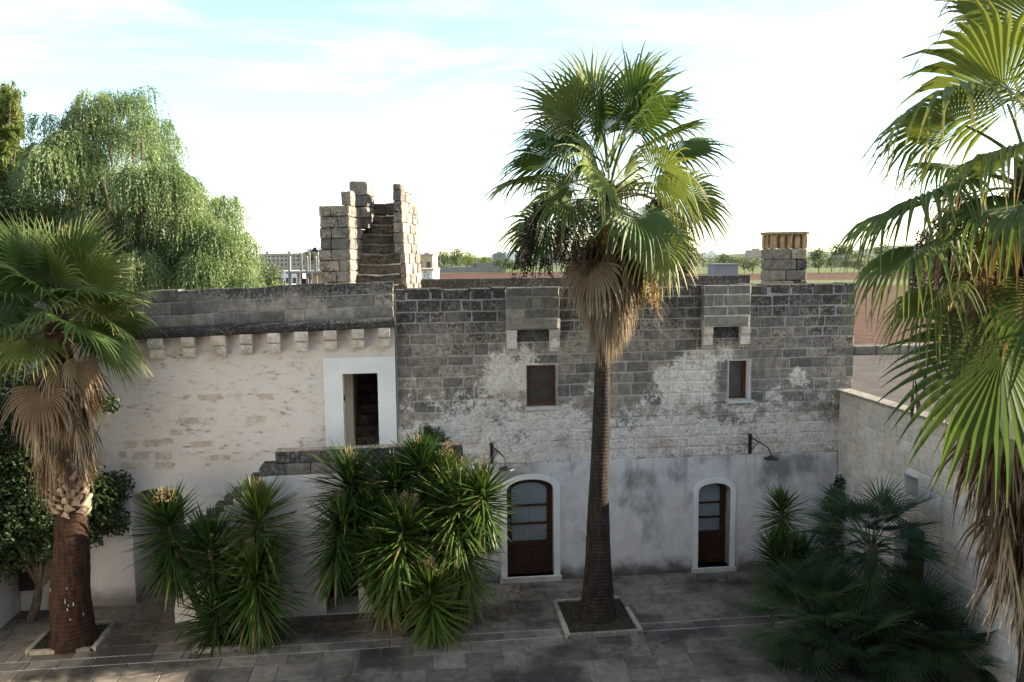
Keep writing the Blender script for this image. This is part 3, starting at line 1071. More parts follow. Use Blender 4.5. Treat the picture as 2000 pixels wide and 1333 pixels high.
# ================================================================== RIGHT-HAND RANGE with roof terrace
UC = 7.98
rg = tag(empty('terrace_range', W3(UC, 0), TH - math.pi / 2), 'pale tufa block range with a flat roof terrace and small niche', 'building')
# local frame: x runs from the corner towards the camera's side, y points to the right, z up
RL, RZ = 17.2, 4.36


def ret_uv(px, py):
    d = ray(px, py)
    t = (W3(UC, 0) - CAM).dot(U) / d.dot(U)
    P = CAM + d * t - W3(UC, 0)
    return P.dot(N), P.z


nA, nB = ret_uv(1766, 925), ret_uv(1790, 968)
NI = (nA[0], nB[0] + 0.02, nB[1] - 0.10, nA[1])
dA = ret_uv(1748, 1035)
RD = (dA[0], dA[0] + 1.0, 0.02, 2.05)
MB().slab(rect(0.0, RL, -0.05, RZ - 0.07), [rect(*NI), rect(*RD)], 0.02, 0.55).build('wall', M_RETM, rg)
Lr = [s for s in courses(0.0, 8.2, 0.03, RZ - 0.07, 0.285, [NI, RD], gap=0.022, wr=(0.30, 0.66), seed=12)]
emit_stones(rg, Lr, 0.0, 0.08, M_RET)
MB().box(8.2, RL, -0.004, 0.02, 0, RZ - 0.07).build('rendered_wall', M_RETM, rg)
MB().box(NI[0] - 0.02, NI[1] + 0.02, 0.34, 0.36, NI[2] - 0.02, NI[3] + 0.02).build('niche_back', M_RET, rg)
MB().box(NI[0] - 0.03, NI[1] + 0.03, -0.03, 0.34, NI[2] - 0.05, NI[2] + 0.004).build('niche_sill', M_SLATE, rg)
MB().box(RD[0] - 0.02, RD[1] + 0.02, 0.30, 0.33, 0, RD[3] + 0.02).build('door', M_WOOD, rg)
x = -0.02
while x < RL:
    wd = rnd.uniform(0.9, 1.3)
    MB().box(x + 0.004, x + wd - 0.004, -0.06, 0.30, RZ - 0.07, RZ - 0.003 - rnd.random() * 0.006).build('coping_slab', M_PARA, rg)
    x += wd


def terrace_mat():
    m, n, out = new_mat('terrace_tiles')
    p = n.pos()
    f = n.noise(p, 1.6, 7, 0.65)
    c = n.mix(n.step(f, 0.3, 0.7), (0.048, 0.038, 0.032), (0.092, 0.076, 0.064))
    br = n.add('ShaderNodeTexBrick')
    n.put(br.inputs['Vector'], p)
    br.inputs['Scale'].default_value = 3.0
    br.inputs['Mortar Size'].default_value = 0.012
    c = n.mix(n.math('MULTIPLY', br.outputs['Fac'], 0.5), c, (0.13, 0.115, 0.10))
    finish(n, out, c, 0.85, n.bump(n.noise(p, 14, 5), 0.2, 0.01), 0.25)
    return m


M_TERR = terrace_mat()
tr_ = MB()
tr_.V, tr_.F = [], []
tr_.box(-7.2, RL, 0.30, 13.0, RZ - 0.32, RZ - 0.045)
tr_.build('terrace_floor', M_TERR, rg)
MB().box(-7.2, RL, 12.6, 13.0, 0, RZ - 0.33).build('far_wall', M_RET, rg)
MB().box(-7.2, -6.8, 0.56, 12.6, 0, RZ - 0.33).build('end_wall', M_RET, rg)
# low kerb wall along the back of the terrace
x = 0.62
while x < 13:
    wd = rnd.uniform(0.5, 0.8)
    link('parapet_stone', stone_mesh(M_PARA), rg, (-6.9 + (x * 0.06), x + wd / 2, RZ + 0.10), (0, 0, math.pi / 2), (wd - 0.015, 0.34, 0.30 + rnd.uniform(-0.03, 0.03)))
    x += wd
# the raised white ledge seen between wall end and palm
lg = tag(MB().slab([(0, 0), (9, 0), (9, 0.75), (2.6, 0.75), (0.3, 1.35), (0, 1.35)], [], 0, 0.35).build('ramp_wall', M_BAY, None, W3(8.9, 3.4, -9.2), (0, 0, TH - 0.25)), 'pale low ramp wall behind the roof terrace', 'wall')
MB().box(0, 9, 0.02, 0.33, -3.4, -0.01).build('footing', M_BAY, lg)
# dry-stone field wall
fw = tag(empty('dry_stone_wall', W3(10.0, 0, -16), TH - 0.1), 'grey dry stone wall along the edge of the red field', 'wall')
for k in range(150):
    cx = rnd.uniform(0, 16)
    lay = rnd.randrange(4)
    sz = rnd.uniform(0.35, 0.6)
    link('stone', stone_mesh(M_COPING), fw, (cx, rnd.uniform(-0.2, 0.25), 0.2 + lay * 0.36 + rnd.uniform(-0.05, 0.05)), (rnd.uniform(-0.3, 0.3), rnd.uniform(-0.3, 0.3), rnd.uniform(-0.3, 0.3)), (sz, 0.4, sz * 0.8))
MB().box(0, 16, -0.18, 0.3, 0, 1.4).build('core', M_COPING, fw)

# ================================================================== wings that close the courtyard
lwg = tag(empty('side_wing', (-10.80, 17.20, 0), TH - math.pi / 2), 'plain whitewashed wing along the side of the courtyard behind the thick palm', 'building')
MB().box(0, 17.0, -3.5, 0, -0.05, 4.6).build('wall', M_WSTAIR, lwg)
MB().box(-0.1, 17.1, -3.6, 0.06, 4.6, 4.75).build('roof_edge', M_PARA, lwg)
pj = tag(empty('wall_pier', (-10.79, 17.22, 0), TH), 'short whitewashed pier carrying a dark notice board beside the thick palm', 'pier')
MB().box(0.0, 0.70, 0.0, 0.62, -0.02, 3.0).build('pier_body', M_WSTAIR, pj)
MB().box(-0.02, 0.74, -0.03, 0.62, 3.0, 3.08).build('pier_cap', M_PARA, pj)
nb = tag(empty('notice_board', at_y(57, 1128, 17.15), TH), 'dark framed notice board hung on the whitewashed pier', 'sign')
MB().box(-0.19, 0.19, -0.03, 0.035, -0.27, 0.27).build('board', plain('board_black', (0.016, 0.018, 0.02), 0.4, 0.2, 5), nb)
MB().slab(rect(-0.205, 0.205, -0.285, 0.285), [rect(-0.175, 0.175, -0.255, 0.255)], -0.042, -0.02).build('frame', M_IRON, nb)
mh = tag(empty('unseen_main_house', (0, 0, 0), TH), 'unseen farmhouse behind the camera terrace, made tall and dark to shade the courtyard', 'building')  # out of view; height and dark stone chosen to cut sky light and bounce
MB().box(-14, 12.5, -9.0, 0.6, -0.05, 6.0).build('lower_storey', M_TOWER, mh)
MB().box(-14, 12.5, -9.0, -1.4, 6.0, 12.4).build('upper_storey', M_TOWER, mh)
MB().box(-14.1, 12.6, -9.1, -1.3, 12.4, 12.55).build('roof', M_PARA, mh)
for k in range(5):
    MB().box(-11 + k * 4.6, -10 + k * 4.6, -1.42, -1.37, 6.05, 8.2).build('door', M_WOOD, mh)
    MB().box(-11 + k * 4.6, -10 + k * 4.6, 0.58, 0.63, 0.9, 2.4).build('window', M_WOOD, mh)
MB().box(-14, 12.5, 0.3, 0.58, 6.0, 6.25).build('terrace_kerb', M_PARA, mh)


def rough_block(name, parent, u0, u1, z0, z1, y0, y1, mat, loc=None, rad=0.035, jit=0.014):
    """weathered block: rounded arrises and uneven faces"""
    L3 = ((u0 + u1) / 2, (y0 + y1) / 2, (z0 + z1) / 2)
    H3 = ((u1 - u0) / 2, (y1 - y0) / 2, (z1 - z0) / 2)
    idx, V, Fc = {}, [], []
    G = (-1, -0.82, 0.0, 0.82, 1)

    def vid(i, j, k):
        key = (i, j, k)
        if key not in idx:
            g3 = (G[i], G[j], G[k])
            ext = [abs(v) == 1 for v in g3]
            q = [L3[m] + H3[m] * g3[m] for m in range(3)]
            ne = sum(ext)
            for m in range(3):
                if ext[m]:
                    q[m] -= math.copysign(rad * (0, 0, 0.42, 0.6)[ne] * rnd.uniform(0.5, 1.5), g3[m])
                q[m] += rnd.uniform(-jit, jit) * (0.8 if ne > 1 else 1.0)
            idx[key] = len(V)
            V.append(q)
        return idx[key]
    for a in range(4):
        for b in range(4):
            for e in (0, 4):
                for f in (lambda x, y: (e, x, y), lambda x, y: (x, e, y), lambda x, y: (x, y, e)):
                    Fc.append(tuple(vid(*f(*p)) for p in ((a, b), (a + 1, b), (a + 1, b + 1), (a, b + 1))))
    return link(name, mesh(name, V, Fc, mat, fix=True), parent, loc)


# ================================================================== RUINED STAIR TOWER on the roof
TD = 3.3                                   # metres behind the wall face
def tw(px, py, back):
    d = ray(px, py)
    t = (O - N * back - CAM).dot(N) / d.dot(N)
    P = CAM + d * t
    return (P - O).dot(U), P.z


tower = tag(empty('stair_tower', W3(tw(700, 550, TD)[0], 6.4, -TD), R_(-3.0)), 'ruined stone stair tower with mossy steps between two broken flank walls', 'tower')
TX = tw(700, 550, TD)[0]


def tblock(u0, u1, z0, z1, y0, y1, mat=M_TOWER):
    """block with all six faces dressed"""
    rough_block('stone', tower, u0, u1, z0, z1, y0, y1, mat, (-TX, 0, -6.4))


uA0, uA1 = tw(622, 480, TD)[0], tw(684, 480, TD)[0]
z400, z375, z355 = tw(650, 400, TD)[1], tw(680, 373, TD + 0.9)[1], tw(685, 353, TD + 1.2)[1]
z = 6.42
hC = 0.283
k = 0
while z < z400 - 0.05:
    hq = min(hC, z400 - z)
    off = (0.05 if 3 <= k <= 4 else 0.0) - 0.012 * (k % 2)
    sp = rnd.choice((0.38, 0.5, 0.62))
    um = uA0 + (uA1 - uA0) * sp
    tblock(uA0 - off, um, z, z + hq, 0.0, 0.75)
    tblock(um, uA1, z, z + hq, 0.0, 0.62)
    tblock(um, uA1 + 0.01, z, z + hq, 0.625, 1.32)
    tblock(uA0 - off, um, z, z + hq, 0.755, 1.30)
    z += hq
    k += 1
z = 6.42
while z < z400 - 0.6:
    tblock(uA1 - 0.45, uA1 - 0.02, z, z + hC, 1.33, 2.25)
    z += hC
um = tw(662, 380, TD + 0.4)[0]
tblock(um, tw(683, 380, TD + 0.4)[0], z400, tw(670, 374, TD + 0.4)[1], 0.25, 0.70)
for (a, b) in ((z400 - 0.56, z400 - 0.28), (z400 - 0.28, z400 + 0.02), (z400 + 0.02, z400 + 0.33), (z400 + 0.33, z355)):
    tblock(tw(665, 360, TD + 1.35)[0], tw(702, 360, TD + 1.35)[0], a, b, 1.31, 2.2)
# right flank
uB0, uB1 = tw(757, 400, TD + 0.95)[0], tw(776, 400, TD + 0.95)[0]
zr = tw(775, 360, TD + 0.95)[1]
z = 6.30
k = 0
while z < zr - 0.05:
    hq = min(hC, zr - z)
    yq = 0.0
    cuts = [0.0, 0.75 + 0.45 * (k % 2), 1.7 + 0.3 * (k % 2), 2.75]
    for a, b in zip(cuts[:-1], cuts[1:]):
        a, b = a + 0.95, b + 0.75
        zt = z + hq
        if a > 2.6 and z + hq > zr - 0.22:
            continue
        if a > 1.4 and z + hq > zr - 0.05:
            zt = z + hq - 0.06 * a
        tblock(uB0 if z > 7.6 else uB0 + 0.16, uB1 - 0.012 * k + 0.1, z, zt, a, b)
    z += hq
    k += 1
# back wall and steps
us0, us1 = uA1 - 0.02, uB0 + 0.20
zb = tw(730, 397, TD + 2.2)[1]
tblock(us0 - 0.02, us0 + 0.5, zb - 0.34, zb - 0.01, 2.2, 2.6, M_STEP)
tblock(us0 + 0.5, us1 + 0.05, zb - 0.34, zb, 2.2, 2.6, M_STEP)
tblock(tw(750, 380, TD + 2.2)[0], us1, zb, zb + 0.27, 2.2, 2.6)
ns = 9
for k in range(ns):
    zt = 6.62 + (zb - 0.35 - 6.62) * k / (ns - 1)
    y0 = 0.15 + k * 0.23
    V, Fc = [], []
    nx = 10
    for i in range(nx + 1):
        q = i / nx
        sag = -0.03 * math.sin(math.pi * q) ** 2 + rnd.uniform(-0.012, 0.012)
        uu = us0 + (us1 - us0) * q
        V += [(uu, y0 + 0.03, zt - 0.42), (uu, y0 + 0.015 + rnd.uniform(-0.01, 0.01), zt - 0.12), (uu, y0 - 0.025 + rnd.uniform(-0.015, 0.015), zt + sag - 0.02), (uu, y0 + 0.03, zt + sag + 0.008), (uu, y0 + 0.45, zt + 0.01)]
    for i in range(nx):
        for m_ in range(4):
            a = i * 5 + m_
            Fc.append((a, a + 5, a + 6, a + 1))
    link('step', mesh('step', V, Fc, [M_STEP, M_TOWER], fm=[0, 0, 1, 1] * nx, fix=False), tower, (-TX, 0, -6.4))  # treads paler than the mossy risers, painting in the light on their tops
hk = MB().tube([(uB1 + 0.02, 2.6, 8.75), (uB1 + 0.12, 2.6, 8.74), (uB1 + 0.14, 2.6, 8.66), (uB1 + 0.11, 2.6, 8.58)], 0.012, 5)
hk.build('iron_hook', M_IRON, tower, (-TX, 0, -6.4))
rl = tag(empty('roof_lamp', W3(*tw(619, 488, TD + 0.3), -TD - 0.3), TH), 'small black lamp shade fixed to the outer side of the stair tower', 'lamp')
MB().tube([(0.08, 0, 0.03), (-0.02, 0, 0.05), (-0.06, 0, 0.03)], 0.012, 5).build('arm', M_IRON, rl)
MB().tube([(-0.06, 0, 0.06), (-0.06, 0, 0.02), (-0.06, 0, -0.05)], [0.02, 0.05, 0.11], 12).build('shade', M_IRON, rl)


# ================================================================== CHIMNEYS
def chimney(px0, px1, pyt, back, label, mat=M_TOWER):
    a, zt = tw(px0, pyt, back)
    b, _ = tw(px1, pyt, back)
    zb_ = 6.45
    o = tag(empty('chimney', W3((a + b) / 2, zb_, -back), TH), label, 'chimney')
    wv = (b - a) / 2
    dp = 0.66
    def st(u0, u1, z0, z1, y0, y1, mt, name='stone'):
        rough_block(name, o, u0, u1, z0, z1, y0, y1, mt, None, 0.02, 0.007 if name != 'stone' else 0.012)
    hb = zt - 0.42 - zb_
    nC = 5
    for k in range(nC):
        z0, z1 = k * hb / nC, (k + 1) * hb / nC - 0.006
        cut = (-0.45, 0.30, -0.2, 0.38, 0.05)[k] * wv
        st(-wv, cut, z0, z1, 0, dp, mat)
        st(cut + 0.006, wv, z0, z1, 0, dp, M_COPING if k % 2 else mat)
    zc0, zc1 = hb, hb + 0.33
    for i in range(5):
        c = -wv + 0.07 + i * (2 * wv - 0.14) / 4
        st(c - 0.06, c + 0.06, zc0, zc1, 0.02, 0.16, M_TERRA, 'post')
        st(c - 0.06, c + 0.06, zc0, zc1, dp - 0.16, dp - 0.02, M_TERRA, 'post')
    for s in (-1, 1):
        st(s * (wv - 0.06) - 0.055, s * (wv - 0.06) + 0.055, zc0, zc1, 0.26, 0.40, M_TERRA, 'post')
    st(-wv - 0.02, wv + 0.02, zc1 + 0.002, zc1 + 0.075, -0.03, dp + 0.02, plain('sun_ochre_slab', (0.26, 0.21, 0.10), 0.95, 0.4, 12, 0.4), 'cap_slab')  # cap colour holds the ochre of sunlight on the slab
    return o


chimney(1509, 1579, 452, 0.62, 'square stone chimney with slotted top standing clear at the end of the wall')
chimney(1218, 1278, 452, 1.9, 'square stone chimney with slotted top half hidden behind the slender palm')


# ================================================================== WALL LAMPS
def wall_lamp(px, py, label):
    u, z = wall(px, py)
    o = tag(empty('wall_lamp', W3(u, z, 0.0), TH), label, 'lamp', 'iron bracket lamps on the long wall')
    MB().box(-0.035, 0.035, -0.05, 0.0, -0.25, 0.23).build('mounting_bar', M_IRON, o)
    MB().tube([(0, -0.03, 0.15), (0.14, -0.30, 0.08), (0.24, -0.50, 0.0), (0.28, -0.58, -0.12), (0.28, -0.60, -0.19)], 0.016, 6).build('curved_arm', M_IRON, o)
    MB().tube([(0, -0.03, -0.20), (0.12, -0.25, 0.085)], 0.011, 5).build('brace', M_IRON, o)
    MB().tube([(0.28, -0.60, -0.17), (0.28, -0.60, -0.21), (0.28, -0.60, -0.23), (0.28, -0.60, -0.25)], [0.035, 0.09, 0.17, 0.18], 16).build('shade', M_IRON, o)
    bl = MB().tube([(0.28, -0.60, -0.24), (0.28, -0.60, -0.27), (0.28, -0.60, -0.30)], [0.03, 0.04, 0.015], 8)
    bl.build('bulb', M_WHITE, o)


wall_lamp(960, 884, 'black iron bracket lamp on the wall beside the big yucca')
wall_lamp(1464, 866, 'black iron bracket lamp on the wall over the small yucca')


# ================================================================== PLANT BEDS
def bed(q, label, soil_mat=M_EARTH, sides=(1, 1, 1, 1)):
    o = tag(empty('planting_bed', W3((q[0] + q[1]) / 2, 0, -(q[2] + q[3]) / 2), TH), label, 'planting bed')
    hx, hy = (q[1] - q[0]) / 2, (q[3] - q[2]) / 2
    MB().box(-hx, hx, -hy, hy, -0.03, 0.03).build('soil', soil_mat, o)
    for s, on in zip(((-1, 0), (1, 0), (0, -1), (0, 1)), sides):
        if not on:
            continue
        n_ = 3
        for k in range(n_):
            if s[0]:
                a, b = -hy + 2 * hy * k / n_, -hy + 2 * hy * (k + 1) / n_
                bb = MB().box(s[0] * hx - 0.045, s[0] * hx + 0.045, a + 0.004, b - 0.004, -0.02, 0.075 + rnd.uniform(-0.008, 0.008))
            else:
                a, b = -hx + 0.046 + (2 * hx - 0.092) * k / n_, -hx + 0.046 + (2 * hx - 0.092) * (k + 1) / n_
                bb = MB().box(a + 0.004, b - 0.004, s[1] * hy - 0.045, s[1] * hy + 0.045, -0.02, 0.075 + rnd.uniform(-0.008, 0.008))
            bb.build('kerb_stone', M_KERB, o)
    # blades of grass
    n_ = 500
    px = rng.uniform(-hx + 0.06, hx - 0.06, n_)
    py = rng.uniform(-hy + 0.06, hy - 0.06, n_)
    a = rng.uniform(0, 6.28, n_)
    h = rng.uniform(0.03, 0.09, n_)
    dx, dy = np.cos(a) * 0.008, np.sin(a) * 0.008
    ox, oy = rng.normal(0, 0.02, n_), rng.normal(0, 0.02, n_)
    z0 = np.full(n_, 0.028)
    Q = np.stack([np.stack([px - dx, py - dy, z0], 1), np.stack([px + dx, py + dy, z0], 1), np.stack([px + ox + dx * 0.2, py + oy, z0 + h], 1), np.stack([px + ox - dx * 0.2, py + oy, z0 + h], 1)], 1)
    g = link('grass', quads_mesh('grass', Q, M_GRASS, rng.random(n_)), o)
    g['kind'] = 'stuff'
    return o


bed(BED_C, 'low stone kerb bed with grass around the foot of the slender palm')
bed(BED_L, 'low stone kerb bed around the foot of the thick reddish palm')
bed(BED_Y, 'low stone kerb bed under the smaller yucca clump')


# ================================================================== PALMS
def fan_leaf(el, seed, pet=1.1, Lb=1.25, nseg=34, span=R_(118), fuse=0.55, droop=1.0, arch_=0.35, pw=0.018, mats=None, fold=0.12, twist=0.0):
    """costapalmate leaf; azimuth +X, first heading el; blade segments fold and droop under gravity"""
    r = random.Random(seed)
    V, Fc, T = [], [], []
    p = Vector((0, 0, 0))
    pts = [p.copy()]
    e = el
    ns_ = 6
    for i in range(ns_):
        e = el - arch_ * ((i + 1) / ns_) ** 1.5
        p = p + Vector((math.cos(e), 0, math.sin(e))) * (pet / ns_)
        pts.append(p.copy())
    # petiole: flat triangular section
    for i, q in enumerate(pts):
        d = (pts[min(i + 1, ns_)] - pts[max(i - 1, 0)]).normalized()
        up = Vector((-d.z, 0, d.x))
        wv = pw * (1.6 - 0.9 * i / ns_)
        V += [q + Vector((0, wv, 0)) + up * wv * 0.3, q - Vector((0, wv, 0)) + up * wv * 0.3, q - up * wv * 0.8]
        T += [0.0] * 3
    for i in range(ns_):
        for k in range(3):
            Fc.append((i * 3 + k, i * 3 + (k + 1) % 3, i * 3 + 3 + (k + 1) % 3, i * 3 + 3 + k))
    t = Vector((math.cos(e), 0, math.sin(e)))
    up = Vector((-math.sin(e), 0, math.cos(e)))
    s = Vector((0, 1, 0))
    if twist:
        q = Matrix.Rotation(twist, 3, t)
        up, s = q @ up, q @ s
    base = pts[-1]
    dphi = 2 * span / (nseg - 1)
    rows = (0.02, 0.25, fuse * 0.78, fuse, fuse + (1 - fuse) * 0.3, fuse + (1 - fuse) * 0.65, 1.0)
    for k in range(nseg):
        ph = -span + dphi * k
        Ls = Lb * (0.66 + 0.34 * math.cos(ph * 0.75)) * r.uniform(0.93, 1.04)
        d0 = (t * math.cos(ph) + s * math.sin(ph) + up * (fold * abs(math.sin(ph)) - 0.10 * math.cos(ph))).normalized()
        c = (s * math.cos(ph) - t * math.sin(ph))
        nr = d0.cross(c).normalized()
        if nr.dot(up) < 0:
            nr = -nr
        b0 = len(V)
        q = base + t * (0.10 * Lb * math.cos(ph))
        last = 0.0
        dk = droop * r.uniform(0.55, 1.5)
        side = Vector((r.uniform(-0.2, 0.2), r.uniform(-0.2, 0.2), 0))
        for i, rr2 in enumerate(rows):
            f = max(0.0, (rr2 - fuse * 0.85) / (1 - fuse * 0.85))
            d = (d0 + (Vector((0, 0, -1)) + side) * dk * f ** 1.1 * 1.6).normalized()
            q = q + d * (rr2 - last) * Ls
            last = rr2
            full = min(rr2, fuse) * Ls * math.tan(dphi / 2) * 1.04
            hw = full if rr2 <= fuse else full * max(0.07, (1 - (rr2 - fuse) / (1 - fuse)) ** 0.85) * 0.82
            lift = nr * (hw * 0.9)
            V += [q - c * hw - lift * 0.5, q + lift * 0.5, q + c * hw - lift * 0.5]
            T += [0.25 + 0.75 * rr2] * 3
        for i in range(len(rows) - 1):
            a = b0 + i * 3
            Fc += [(a, a + 1, a + 4, a + 3), (a + 1, a + 2, a + 5, a + 4)]
    return mesh('leaf', V, Fc, mats or M_PALM, t=T)


def trunk_mesh(path, n=20, mat=M_TRUNK, seed=1, bumpy=0.02):
    r = random.Random(seed)
    V, Fc = [], []
    for i, (P, rad) in enumerate(path):
        for k in range(n):
            a = 2 * math.pi * k / n
            q = rad * (1 + r.uniform(-bumpy, bumpy) + 0.03 * math.sin(3 * a + i * 0.3))
            V.append((P[0] + q * math.cos(a), P[1] + q * math.sin(a), P[2]))
    for i in range(len(path) - 1):
        for k in range(n):
            k2 = (k + 1) % n
            Fc.append((i * n + k, i * n + k2, (i + 1) * n + k2, (i + 1) * n + k))
    Fc.append(tuple(range((len(path) - 1) * n, len(path) * n)))
    return mesh('trunk', V, Fc, mat, smooth=True)


def lerp_path(ctrl, n):
    """ctrl: list of (x,y,z,r)"""
    out = []
    zs = np.linspace(ctrl[0][2], ctrl[-1][2], n)
    Z = [c[2] for c in ctrl]
    for z in zs:
        out.append(((float(np.interp(z, Z, [c[0] for c in ctrl])), float(np.interp(z, Z, [c[1] for c in ctrl])), float(z)), float(np.interp(z, Z, [c[3] for c in ctrl]))))
    return out


ELS = [84, 70, 56, 42, 28, 14, 0, -16, -34, -52]
LIVE = {}


def live(el, size=0):
    """shared live leaves by heading"""
    i = min(range(len(ELS)), key=lambda k: abs(ELS[k] - el))
    key = (i, size, rnd.randrange(5))
    if key not in LIVE:
        e = ELS[i]
        pet, Lb = ((1.15, 1.38), (0.80, 1.22))[size]
        LIVE[key] = fan_leaf(R_(e), hash(key) % 1000 + i, pet, Lb, 36, R_(108 if e > 20 else 116), 0.48 + 0.03 * (key[2] % 3), (0.25 + 0.75 * max(0, math.cos(R_(e))) if e > -20 else 0.35) * (1.0 if size == 0 else 0.55), 0.30 + 0.25 * max(0, math.cos(R_(e))), twist=(-0.95, -0.5, 0.0, 0.5, 0.95)[key[2]] * (1.0 if e < 60 else 1.5))
    return LIVE[key]


DEADM = [fan_leaf(R_(-35 - 8 * k), 70 + k, 0.55 + 0.05 * (k % 3), 1.10 + 0.08 * (k % 2), 20, R_(60 + 6 * (k % 3)), 0.30, 4.5, 0.75, 0.016, M_DEAD, 0.3, 0.4 * (k % 3 - 1)) for k in range(6)]
DEADG = [fan_leaf(R_(-20 - 10 * k), 90 + k, 0.7, 1.05, 26, R_(85), 0.5, 2.4, 0.9, 0.016, M_DEAD, 0.2, 0.3 * (k - 1)) for k in range(3)]


def fruit_stalk(seed, L=2.0, el=0.4, dens=1.0, mat=M_BERRY):
    """arching stalk with hanging tassels of small fruit; parts: stalk, berries"""
    r = random.Random(seed)
    st = []
    p = Vector((0, 0, 0))
    e = el
    for i in range(10):
        e -= 0.22
        p = p + Vector((math.cos(max(e, -1.5)), 0, math.sin(max(e, -1.5)))) * (L / 10)
        st.append(p.copy())
    tb = MB().tube([(0, 0, 0)] + st, [0.016] * 6 + [0.012, 0.01, 0.008, 0.006, 0.005], 5)
    V, Fc = [], []
    for i in range(3, 10):
        for k in range(int(7 * dens)):
            q = st[i] + Vector((r.uniform(-0.1, 0.1), r.uniform(-0.2, 0.2), 0))
            ll = r.uniform(0.15, 0.5)
            dirr = Vector((r.uniform(-0.35, 0.35), r.uniform(-0.35, 0.35), -1)).normalized()
            tb.tube([st[i], q + dirr * ll * 0.5, q + dirr * ll], [0.004, 0.004, 0.003], 3, False)
            for m_ in range(int(16 * dens)):
                c = q + dirr * ll * (0.2 + 0.85 * m_ / 16) + Vector((r.gauss(0, 0.025), r.gauss(0, 0.025), r.gauss(0, 0.02)))
                s = r.uniform(0.013, 0.024)
                b = len(V)
                V += [c + Vector(v) * s for v in ((1, 0, 0), (0, 1, 0), (-1, 0, 0), (0, -1, 0), (0, 0, 1), (0, 0, -1))]
                for k4 in range(4):
                    Fc += [(b + k4, b + (k4 + 1) % 4, b + 4), (b + (k4 + 1) % 4, b + k4, b + 5)]
    return mesh('fruit_stalk', tb.V, tb.F, M_STALK), mesh('fruit', V, Fc, mat)


FR_D = [fruit_stalk(k, 2.3, 0.55, 1.3) for k in range(2)]
FR_Y = [fruit_stalk(9, 2.0, 0.1, 1.3, M_BERRYY)]


def add_fruit(parent, loc, az, kind, sc=1.0):
    s, f = kind
    o = link('fruit_stalk', s, parent, loc, (0, 0, az), (sc,) * 3)
    link('fruit', f, o)


def palm(name, label, base, ctrl, crown_lo, crown_hi, nlive, size, elr, skirt, ndead, seed, trunkm, az0=0.0):
    root = tag(empty(name, base), label, 'palm tree')
    link('trunk', trunk_mesh(lerp_path(ctrl, 70), 22, trunkm, seed), root)
    tx, ty = ctrl[-1][0], ctrl[-1][1]
    r = random.Random(seed)
    for i in range(nlive):
        f = i / (nlive - 1)
        el = elr[0] + (elr[1] - elr[0]) * f ** 1.05 + r.uniform(-9, 9)
        az = az0 + i * 2.39996 + r.uniform(-0.2, 0.2)
        z = crown_hi + (crown_lo - crown_hi) * f
        rad = 0.05 + 0.10 * f
        sc = r.uniform(0.88, 1.08)
        link('leaf', live(el, size), root, (tx + rad * math.cos(az), ty + rad * math.sin(az), z), (r.uniform(-0.12, 0.12), r.uniform(-0.08, 0.08), az), (sc,) * 3)
    z0, z1, r0, r1 = skirt
    for i in range(ndead):
        f = (i + 0.5) / ndead
        z = z0 + (z1 - z0) * f
        az = i * 2.39996 + r.uniform(-0.3, 0.3)
        sc = r.uniform(0.75, 1.05)
        me = r.choice(DEADM) if r.random() < 0.85 or f > 0.5 else r.choice(DEADG)
        k = (r0 + (r1 - r0) * f)
        xi = float(np.interp(z, [c[2] for c in ctrl], [c[0] for c in ctrl]))
        yi = float(np.interp(z, [c[2] for c in ctrl], [c[1] for c in ctrl]))
        link('dry_leaf', me, root, (xi + 0.08 * math.cos(az), yi + 0.08 * math.sin(az), z), (0, 0, az), (sc * k, sc * k, sc * (0.75 + 0.25 * k)))
    return root


# slender palm in the middle
pc = ground(1166, 1205)
tp = at_y(1190, 402, pc.y + 0.15)
mid = at_y(1178, 690, pc.y + 0.1)
mid2 = at_y(1170, 950, pc.y + 0.05)
q = lambda P: (P.x - pc.x, P.y - pc.y, P.z)
ctrl = [(0, 0, -0.05, 0.46), (0.0, 0, 0.12, 0.39), (0.01, 0, 0.5, 0.33), (0.02, 0, 1.3, 0.265), (*q(mid2), 0.205), (*q(mid), 0.150), (*q(tp), 0.17), (q(tp)[0], q(tp)[1], q(tp)[2] + 0.5, 0.10)]
zc_ = tp.z
palm_c = palm('fan_palm', 'tall slender fan palm with shaggy brown skirt in the middle of the courtyard', pc, ctrl, zc_ - 0.05, zc_ + 0.85, 32, 0, (88, -4), (zc_ + 0.05, zc_ - 1.85, 1.5, 0.5), 230, 21, M_TRUNK, 0.4)
cx_, cy_ = q(tp)[0], q(tp)[1]
for (az, dz, kd, sc) in ((3.25, 0.4, FR_D[0], 1.15), (3.45, 0.1, FR_D[1], 0.75), (3.9, 0.1, FR_D[0], 0.7), (4.5, 0.0, FR_Y[0], 0.5), (-0.5, -0.1, FR_Y[0], 1.0), (-0.45, 0.1, FR_D[0], 1.0), (3.0, 0.05, FR_D[1], 0.9), (3.7, 0.0, FR_D[0], 0.8), (4.0, -0.2, FR_D[1], 0.7), (-0.25, 0.1, FR_Y[0], 0.7), (0.05, 0.15, FR_D[0], 1.0), (-0.35, 0.2, FR_D[1], 1.05), (1.6, 0.2, FR_D[0], 0.9)):
    add_fruit(palm_c, (cx_, cy_, zc_ + dz), az, kd, sc)
